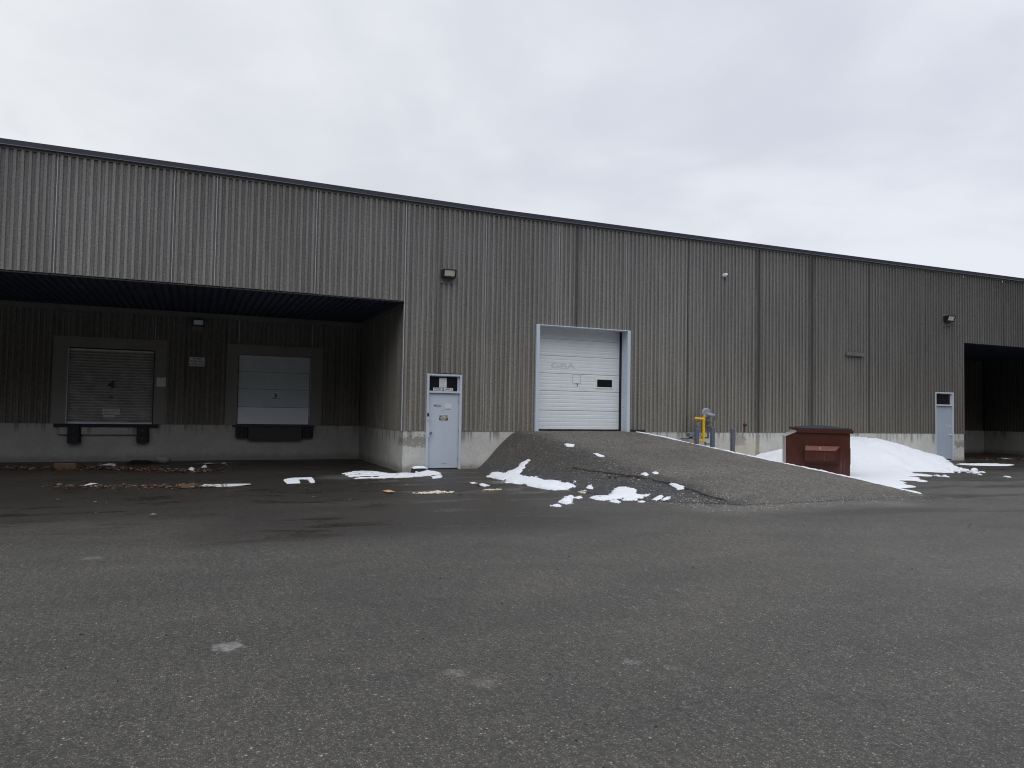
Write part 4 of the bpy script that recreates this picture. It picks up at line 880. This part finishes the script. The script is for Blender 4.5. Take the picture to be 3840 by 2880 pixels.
for i in range(26):
    x, y = random.uniform(17.6, 18.7), random.uniform(-3.9, -3.3); r_ = random.uniform(.04, .11)
    bm = bmesh.new(); bmesh.ops.create_icosphere(bm, subdivisions=2, radius=r_)
    q.add([(x+v.co.x*random.uniform(.9, 1.15), y+v.co.y, .02+max(-.02, v.co.z*.8)+r_*.4) for v in bm.verts], [[v.index for v in f.verts] for f in bm.faces]); bm.free()
tag(q.build('snow_rubble', SNOW), 'crumbled snow lumps trailing off the right end of the big bank', 'snow')

# ------------------------------------------------------------------ small things on the ground
bx = empty('bait_box', (.40, -.32, 0)); tag(bx, 'black bait box topped with snow beside the door marked UNIT.3', 'box')
q = MB(); q.prism([(-.20, .02), (-.185, .135), (.185, .135), (.20, .02)], 'y', -.10, .10); q.build('case', 'black', bx)
q = MB(); q.box(-.13, -.055, -.104, -.1005, .03, .075); q.build('label', 'placard_white', bx)
xs_ = np.linspace(-.19, .19, 16); ys_ = np.linspace(-.11, .11, 9); A, B = np.meshgrid(xs_, ys_)
q = gridmesh(xs_, ys_, .134+.075*np.sqrt(np.clip(1-(A/.195)**4, 0, 1)*np.clip(1-(B/.112)**4, 0, 1))+.008*wob(A, B, 20.0)); q.build('snow_cap', SNOW, bx, recalc=False)

def crumbs(poly, n_, r0, r1, mt, label, name='sand_spill', cat='sand'):
    q = MB(); xa = [p_[0] for p_ in poly]; ya = [p_[1] for p_ in poly]; c_ = 0
    while c_ < n_:
        x, y = random.uniform(min(xa), max(xa)), random.uniform(min(ya), max(ya))
        if sdf(np.array([x]), np.array([y]), poly)[0] < 0: continue
        c_ += 1; r_ = random.uniform(r0, r1)*random.uniform(.6, 1); z = float(surf(x, y))
        bm = bmesh.new(); bmesh.ops.create_icosphere(bm, subdivisions=1, radius=r_)
        q.add([(x+v.co.x*random.uniform(.8, 1.2), y+v.co.y*random.uniform(.8, 1.2), z+v.co.z*.5+r_*.3) for v in bm.verts], [[v.index for v in f.verts] for f in bm.faces]); bm.free()
    return tag(q.build(name, mt), label, cat)
crumbs([(-1.08,-5.0),(-.83,-4.88),(-.47,-4.84),(-.20,-4.92),(-.20,-5.08),(-.49,-5.14),(-.99,-5.12)], 130, .012, .06, 'sand', 'long crumbled spill of pale sand in front of the door marked UNIT.3')
crumbs([(.54,-4.78),(.83,-4.66),(.96,-4.68),(1.12,-4.74),(.74,-4.86)], 50, .012, .05, 'sand', 'short spill of pale sand right of the longer one')
crumbs([(2.49,-5.65),(2.67,-5.5),(2.72,-5.6),(2.64,-5.88),(2.43,-5.95)], 22, .02, .05, 'sand', 'handful of pale gravel under the longest snow streak')

def scrap(name, pts, mt, label, cat, zz=.03, seed=0, grp=None, th=.006):
    """crumpled sheet lying on the ground"""
    rr = random.Random(seed); c_ = (sum(p_[0] for p_ in pts)/len(pts), sum(p_[1] for p_ in pts)/len(pts)); z0 = float(surf(*c_))
    q = MB(); top = [(p_[0], p_[1], z0+.004+rr.random()*zz) for p_ in pts]; ctr = (c_[0], c_[1], z0+zz*.9+.004); n_ = len(top)
    bot = [(p_[0], p_[1], p_[2]-th) for p_ in top]; cb = (ctr[0], ctr[1], ctr[2]-th)
    q.add(top+[ctr]+bot+[cb], [(i, (i+1) % n_, n_) for i in range(n_)]+[(n_+1+(i+1) % n_, n_+1+i, 2*n_+1) for i in range(n_)]+[(i, n_+1+i, n_+1+(i+1) % n_, (i+1) % n_) for i in range(n_)])
    return tag(q.build(name, mt), label, cat, grp)
scrap('cardboard_scrap', [(-1.60,-4.40),(-1.45,-4.37),(-1.40,-4.72),(-1.52,-4.82),(-1.60,-4.86)], 'cardboard_orange', 'torn orange-tan cardboard scrap alone on the asphalt', 'cardboard', .05, 3)
# flattened carton by the back wall
q = MB(); q.box(-.26, .26, -.03, .0, 0, .17); q.box(-.30, .02, -.16, -.031, .0, .015); o = q.build('cardboard_box', 'cardboard', None, (-8.50, 2.95, .008)); o.rotation_euler = (.45, 0, -.15); tag(o, 'brown cardboard sheet propped in the leaf litter of the left loading bay', 'cardboard')
q = MB(); q.box(-.14, .14, -.08, .08, 0, .075, .01); q.prism([(-.14, .075), (-.11, .12), (.0, .085), (.13, .115), (.14, .075)], 'y', -.08, -.070); o = q.build('crushed_box', 'cardboard', None, (-5.47, -2.72, .005)); o.rotation_euler = (0, .03, .3); tag(o, 'crushed brown box at the left end of the white sheet', 'cardboard')
scrap('plastic_sheet', [(-5.24,-2.66),(-5.17,-2.2),(-4.9,-2.28),(-4.5,-2.33),(-4.15,-2.34),(-4.15,-2.52),(-4.5,-2.60),(-4.86,-2.78),(-5.06,-2.70)], 'paper', 'long thin white plastic sheet on the ground before the left loading bay', 'sheet', .03, 5)
scrap('paper_sheet', [(-7.78,3.75),(-7.66,3.95),(-7.38,3.8),(-7.36,3.4),(-7.5,3.5)], 'paper', 'largest white paper by the wall below dock door 4', 'paper', .10, 7)
scrap('blue_wrapper', [(-7.86,3.7),(-7.80,4.05),(-7.66,4.25),(-7.74,3.8)], 'paper_blue', 'blue wrapper tucked beside the largest white paper', 'wrapper', .08, 8)
scrap('foam_scrap', [(-5.05,3.95),(-4.95,4.2),(-4.72,4.15),(-4.78,3.9)], 'paper', 'thin white foam strip near the wall below dock door 3', 'litter', .05, 9)
scrap('paper_ball', [(-4.58,3.3),(-4.54,3.42),(-4.45,3.42),(-4.42,3.3),(-4.5,3.2)], 'paper', 'crumpled white paper right of the foam strip', 'paper', .12, 10)
scrap('paper_ball', [(-5.14,2.0),(-5.12,2.16),(-5.02,2.18),(-4.99,2.05),(-5.05,1.95)], 'paper', 'crumpled white paper on the right end of the leaf litter', 'paper', .14, 11)
scrap('paper_ball', [(-5.46,1.4),(-5.44,1.56),(-5.32,1.55),(-5.32,1.4)], 'paper', 'crumpled white paper in the middle of the leaf litter', 'paper', .14, 12)
scrap('paper_scrap', [(-8.95,-3.3),(-8.92,-3.1),(-8.80,-3.1),(-8.80,-3.3)], 'paper', 'small white paper scrap nearest the left photo edge', 'paper', .02, 13)
scrap('paper_scrap', [(-7.55,-1.95),(-7.40,-1.6),(-7.25,-1.7),(-7.30,-2.0)], 'paper', 'white paper scrap in the outer strip of leaves', 'paper', .06, 14)
q = MB(); vs = []; n_ = 14
for i in range(n_+1):
    u = i/n_; x = -7.22+u*.86; hgt = .03+.10*math.sin(math.pi*u)*(1+.25*math.sin(9*u))
    for (yy_, fz) in ((4.45, 0), (4.55, .75), (4.72, 1), (4.9, .6), (5.0, 0)): vs.append((x, yy_+.02*math.sin(7*u), max(.0, hgt*fz)))
q.add(vs, [(i*5+j, (i+1)*5+j, (i+1)*5+j+1, i*5+j+1) for i in range(n_) for j in range(4)], 0, True); tag(q.build('trash_bag', 'gloss_black'), 'slumped black rubbish bag against the wall between the dock doors', 'bag')
bm = bmesh.new(); bmesh.ops.create_icosphere(bm, subdivisions=3, radius=.18); q = MB()
q.add([(-6.2+v.co.x*1.25*(1+.12*math.sin(9*v.co.y+4*v.co.z)), 4.85+v.co.y, .10+v.co.z*.75*(1+.1*math.sin(11*v.co.x))) for v in bm.verts], [[v.index for v in f.verts] for f in bm.faces]); bm.free()
tag(q.build('rock', 'rock'), 'grey rock beside the black rubbish bag', 'rock')

# leaf litter
def leaves(pts, n_, spread, label, pale=.12):
    q = MB()
    for i in range(n_):
        t = random.random()*(len(pts)-1); a = int(t); u = t-a; x = pts[a][0]+(pts[a+1][0]-pts[a][0])*u; y = pts[a][1]+(pts[a+1][1]-pts[a][1])*u
        x += random.gauss(0, spread); y += random.gauss(0, spread*.9)
        if y > R0-.1: continue
        s_ = random.uniform(.02, .06); an = random.random()*6.28; ti = random.uniform(-.6, .6); z = float(surf(x, y))+.012+random.random()*.03
        c_, sn = math.cos(an), math.sin(an)
        P_ = [(-1, 0, 0), (-.3, .5, .15), (.6, .35, .1), (1, 0, ti*.4), (.3, -.5, .2), (-.5, -.4, .05)]
        q.add([(x+s_*(p_[0]*c_-p_[1]*sn), y+s_*(p_[0]*sn+p_[1]*c_), z+s_*p_[2]+s_*ti*p_[1]*.8) for p_ in P_], [(0, 1, 2, 3), (0, 3, 4, 5)], 1 if random.random() < pale else 0)
    return tag(q.build('leaf_litter', ['leaf', 'leaf_pale'], recalc=False), label, 'leaves', kind='stuff')
leaves([(-10.2, 3.4), (-9.2, 3.2), (-8.0, 3.2), (-7.0, 2.6), (-6.2, 2.0), (-5.4, 1.6), (-5.0, 1.9)], 1500, .34, 'brown dead leaves drifted along the back of the left loading bay', .10)
leaves([(-8.2, -1.9), (-7.2, -2.1), (-6.2, -2.4), (-5.5, -2.5), (-4.9, -2.7)], 300, .22, 'thin outer strip of dead leaves before the left loading bay', .16)
leaves([(24.3, .6), (26, 1.0), (28, 1.6), (30, 1.5)], 300, .5, 'dead leaves inside the far loading bay', .15)
leaves([(-11, -2.5), (-6, -4.5), (0, -4), (3.2, -6.5)], 60, 1.2, 'scattered single leaves on the damp asphalt', .3)
for (pp_, lb_, sd_) in (([(25.2, 1.9), (25.6, 2.1), (26.0, 1.8), (25.5, 1.6)], 'pale paper just inside the far loading bay', 21), ([(27.6, 1.2), (28.0, 1.4), (28.3, 1.1)], 'small pale scrap deep in the far loading bay', 22)):
    scrap('paper_scrap', pp_, 'paper', lb_, 'paper', .06, sd_)
# loose gravel at the ramp toe
q = MB()
for i in range(520):
    u = random.random(); x = 3.4+u*6.8+random.gauss(0, .25); y = -8.75+random.gauss(0, .22)-.1*math.sin(u*7)
    if random.random() < .35: x = random.gauss(3.9, .5); y = random.gauss(-8.0, .35)
    s_ = random.uniform(.006, .018); z = float(surf(x, y))
    a = random.random()*3; c_, sn = math.cos(a)*s_, math.sin(a)*s_
    q.add([(x-c_, y-sn, z), (x+sn, y-c_, z), (x+c_, y+sn, z), (x-sn, y+c_, z), (x, y, z+s_*1.2)], [(0, 1, 4), (1, 2, 4), (2, 3, 4), (3, 0, 4)], 0 if random.random() < .6 else 1)
tag(q.build('gravel', ['sill_concrete', 'rock']), 'loose grit at the toe of the ramp', 'gravel', kind='stuff')

# odd bits of grit and dark crumbs scattered over the open asphalt
q = MB()
for i in range(170):
    d_ = random.uniform(3.5, 15); a = math.radians(23.5)+random.uniform(-.66, .66); x = -5.39+d_*math.sin(a)/math.cos(a-math.radians(23.5)); y = -20+d_*math.cos(a)/math.cos(a-math.radians(23.5))
    if y > -1.0: continue
    s_ = random.uniform(.003, .009)*(1+d_*.05); z = float(surf(x, y)); an = random.random()*3; c_, sn = math.cos(an)*s_*random.uniform(1, 2.2), math.sin(an)*s_*1.6
    q.add([(x-c_, y-sn, z-.002), (x+s_, y-s_*.6, z-.002), (x+c_, y+sn, z-.002), (x-s_, y+s_*.6, z-.002), (x, y, z+s_*.8)], [(0, 1, 4), (1, 2, 4), (2, 3, 4), (3, 0, 4)], 0 if random.random() < .75 else 1)
tag(q.build('grit', ['crack_tar', 'rock']), 'dark crumbs and pale grit strewn over the open asphalt', 'gravel', kind='stuff')
